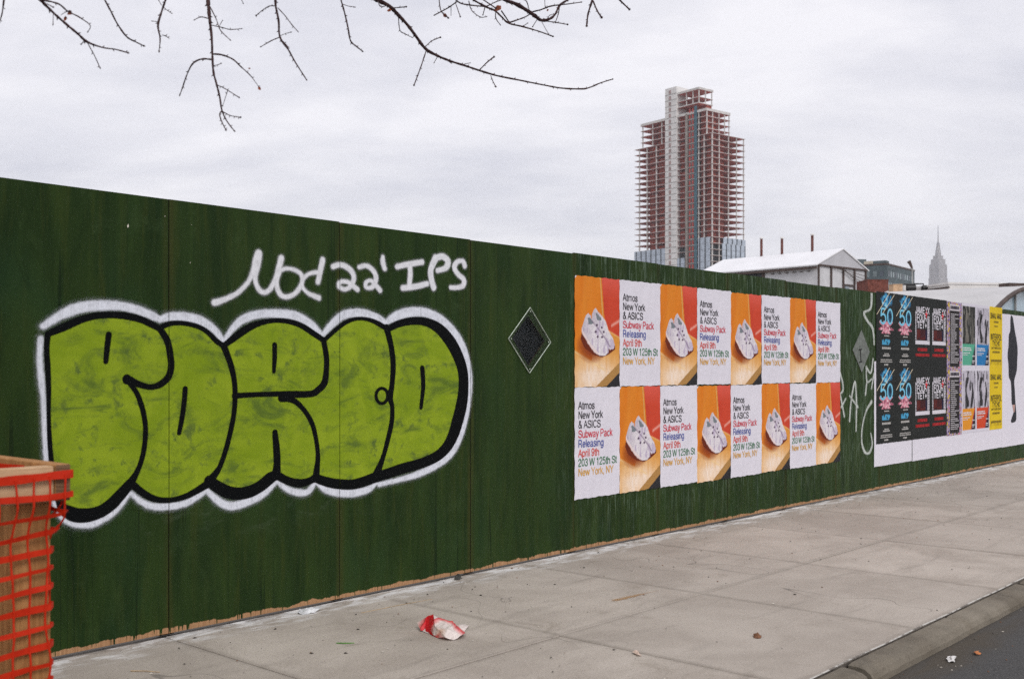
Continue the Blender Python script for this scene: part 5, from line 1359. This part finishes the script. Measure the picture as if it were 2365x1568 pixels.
# green leaf blade, straws, leaf bits
def blade(name, p, q, w, mat, label, cat, z=.004, bend=.0):
    a, b = floor_pt(*p), floor_pt(*q); c0 = (a+b)/2; d = (b-a); sdir = Vector((-d.y, d.x, 0)).normalized(); mb = MB(); N = 8; vs = []
    for i in range(N+1):
        tt = i/N; m_ = a+d*tt-c0+Vector((0, 0, z+bend*math.sin(tt*math.pi))); ww = w*(math.sin(min(1, tt*1.5+.25)*math.pi/2) if tt < .5 else (1-tt)*1.8+.08)
        vs += [m_-sdir*ww, m_+Vector((0, 0, w*.35)), m_+sdir*ww]
    fs = []
    for i in range(N):
        k = i*3; fs += [(k, k+1, k+4, k+3), (k+1, k+2, k+5, k+4)]
    mb.add(vs, fs); return tag(mb.build(name, mat, None, loc=(c0.x, c0.y, 0)), label, cat)
M_gleaf = simple('green_leaf', (0.10, 0.23, 0.05), .6, .25, 30)
M_straw = simple('dry_straw', (0.42, 0.30, 0.17), .8, .2, 40)
blade('leaf_blade', GP(745, 744), GP(895, 745), .011, M_gleaf, 'narrow green leaf blade lying on the pavement', 'leaf')
def G8(x, y): return ((100+x*600/2365)*.9464, (1350+y*600/2365)*.9464)
def stick(name, p, q, r, label):
    a, b = floor_pt(*p), floor_pt(*q); c0 = (a+b)/2
    m_ = (a+b)/2-c0+Vector((0, .004, r+.002))
    tag(MB().tube([a-c0+Vector((0, 0, r)), m_, b-c0+Vector((0, 0, r))], [r, r*.9, r*.6], 6).build(name, M_straw, None, loc=(c0.x, c0.y, 0)), label, 'stick')
stick('dry_stick', G8(862, 1133), G8(1145, 1146), .0028, 'thin tan stick on the pavement near the left foreground')
stick('dry_stick', GP(950, 492), GP(1535, 378), .002, 'long thin dry grass stalk on the pavement near the fence')
M_paper = simple('white_scrap', (0.66, 0.64, 0.62), .6, .15, 30)
M_brown = simple('brown_leaf', (0.17, 0.075, 0.035), .8, .4, 50)
crumple('paper_scrap', [G6(*p) for p in ((478,972),(500,968),(520,985),(508,992))], simple('pale_scrap', (0.55, 0.42, 0.34), .8, .2, 30), 'small pale folded scrap on the pavement', 'litter', 5, .010)
crumple('dead_leaf', [G6(*p) for p in ((1060,892),(1085,886),(1105,896),(1085,904),(1068,902))], M_brown, 'curled brown leaf on the open pavement flag', 'leaf', 6, .014)
def onroad(p): return p
crumple('crushed_cup', [G6(*p) for p in ((1990,930),(2010,918),(2035,925),(2030,945),(2005,945))], M_paper, 'crushed white cup scrap in the gutter', 'litter', 7, .02).location.z = -.083
crumple('dead_leaf', [G6(*p) for p in ((2120,900),(2145,895),(2155,906),(2135,912))], simple('orange_leaf', (0.42, 0.15, 0.05), .8, .3, 40), 'orange leaf lying on the asphalt', 'leaf', 8, .01).location.z = -.083
crumple('stone', [GP(*p) for p in ((1715,222),(1730,196),(1760,192),(1778,208),(1765,224))], simple('dark_stone', (0.05, 0.05, 0.045), .9, .3, 30), 'dark stone lying against the foot of the fence', 'stone', 9, .03)
# crumbs, chips and leaf bits that nobody could count
mb = MB(); r = random.Random(4)
for i in range(1050):
    s = r.uniform(-2.5, 15); la = abs(r.gauss(0, .9)) if r.random() < .65 else r.uniform(.05, 3.0)
    if la > 3.03 or la < .02: continue
    p = W0+WD*s+Vector((WD.y, -WD.x, 0))*la; k = r.choice((.003, .003, .004, .005, .007, .010))*r.uniform(.6, 1.3); a = r.uniform(0, 6.28); e = r.uniform(.3, .9)
    ca, sa = math.cos(a), math.sin(a); z = .0035
    q = [(-1, 0), (0, -e), (1, 0), (.1, e)]
    mb.add([(p.x+(x*ca-y*sa)*k, p.y+(x*sa+y*ca)*k, z) for x, y in q]+[(p.x, p.y, z+k*.5)], [(0,1,4),(1,2,4),(2,3,4),(3,0,4)], r.choice((0, 0, 0, 1, 2)))
tag(mb.build('pavement_debris', [simple('dark_crumbs', (0.05, 0.042, 0.035), .9, .4, 40), M_brown, simple('pale_crumbs', (0.5, 0.46, 0.4), .9, .2, 40)]), 'scattered crumbs and leaf bits over the pavement', kind='stuff')
mb = MB()
for i in range(260):
    s = r.uniform(-3, 14); la = 3.25+abs(r.gauss(0, .35)); p = W0+WD*s+Vector((WD.y, -WD.x, 0))*la; k = r.uniform(.003, .009); a = r.uniform(0, 6.28)
    mb.add([(p.x+math.cos(a+j*1.57)*k*(1 if j % 2 else .5), p.y+math.sin(a+j*1.57)*k*(1 if j % 2 else .5), -.083) for j in range(4)]+[(p.x, p.y, -.083+k*.6)], [(0,1,4),(1,2,4),(2,3,4),(3,0,4)], r.choice((0, 0, 1, 1, 2)))
tag(mb.build('gutter_debris', [bpy.data.materials['dark_crumbs'], M_brown, bpy.data.materials['pale_crumbs']]), 'grit and leaf bits along the gutter', kind='stuff')
# rusty smear on the flag
t = NT('rust_stain'); v = t.coords(); n = t.noise(v, 22, 5, .7); d = t.attr('d')
M_rust = t.fin((0.42, 0.24, 0.10), .9, alpha=t.math('MULTIPLY', t.rng(t.math('ADD', d, t.math('MULTIPLY', t.math('SUBTRACT', n, .5), 1.6)), -.1, .9, .75, 0), 1.0))
a, b = floor_pt(*G6(380, 725)), floor_pt(*G6(610, 672)); N = 24; vs = []; fs = []; dd = []; dv = b-a; sd = Vector((-dv.y, dv.x, 0)).normalized()
for i in range(N+1):
    for j in range(9):
        tt = i/N; w = (j-4)/4; wd = .05*(1-.55*tt); vs.append(a+dv*tt+sd*w*wd+Vector((0, 0, .0046))); dd.append(abs(w)+max(0, tt-.45)*1.3+max(0, .08-tt)*8)
for i in range(N):
    for j in range(8): k = i*9+j; fs.append((k, k+9, k+10, k+1))
me = mesh(vs, fs); at_ = me.attributes.new('d', 'FLOAT', 'POINT'); at_.data.foreach_set('value', dd)
o = link('rust_stain', me, M_rust, sidewalk); o.matrix_parent_inverse = Matrix.LocRotScale(W0, Matrix.Rotation(WRZ, 3, 'Z'), None).inverted()

# ------------------------------------------------------------------ haze
hz = NT('haze'); hz.t.nodes.remove(hz.b)
pv_ = hz.node('ShaderNodeVolumePrincipled', {'Color': (0.86, 0.88, 0.93), 'Density': 0.00013, 'Anisotropy': 0.2})
hz.t.links.new(pv_.outputs[0], hz.out.inputs['Volume'])
o = MB().box((-4500, -4500, -1.2), (4500, 4500, 462)).build('haze', hz.m)
tag(o, 'thin pale city haze between the fence and the far skyscraper', kind='stuff')
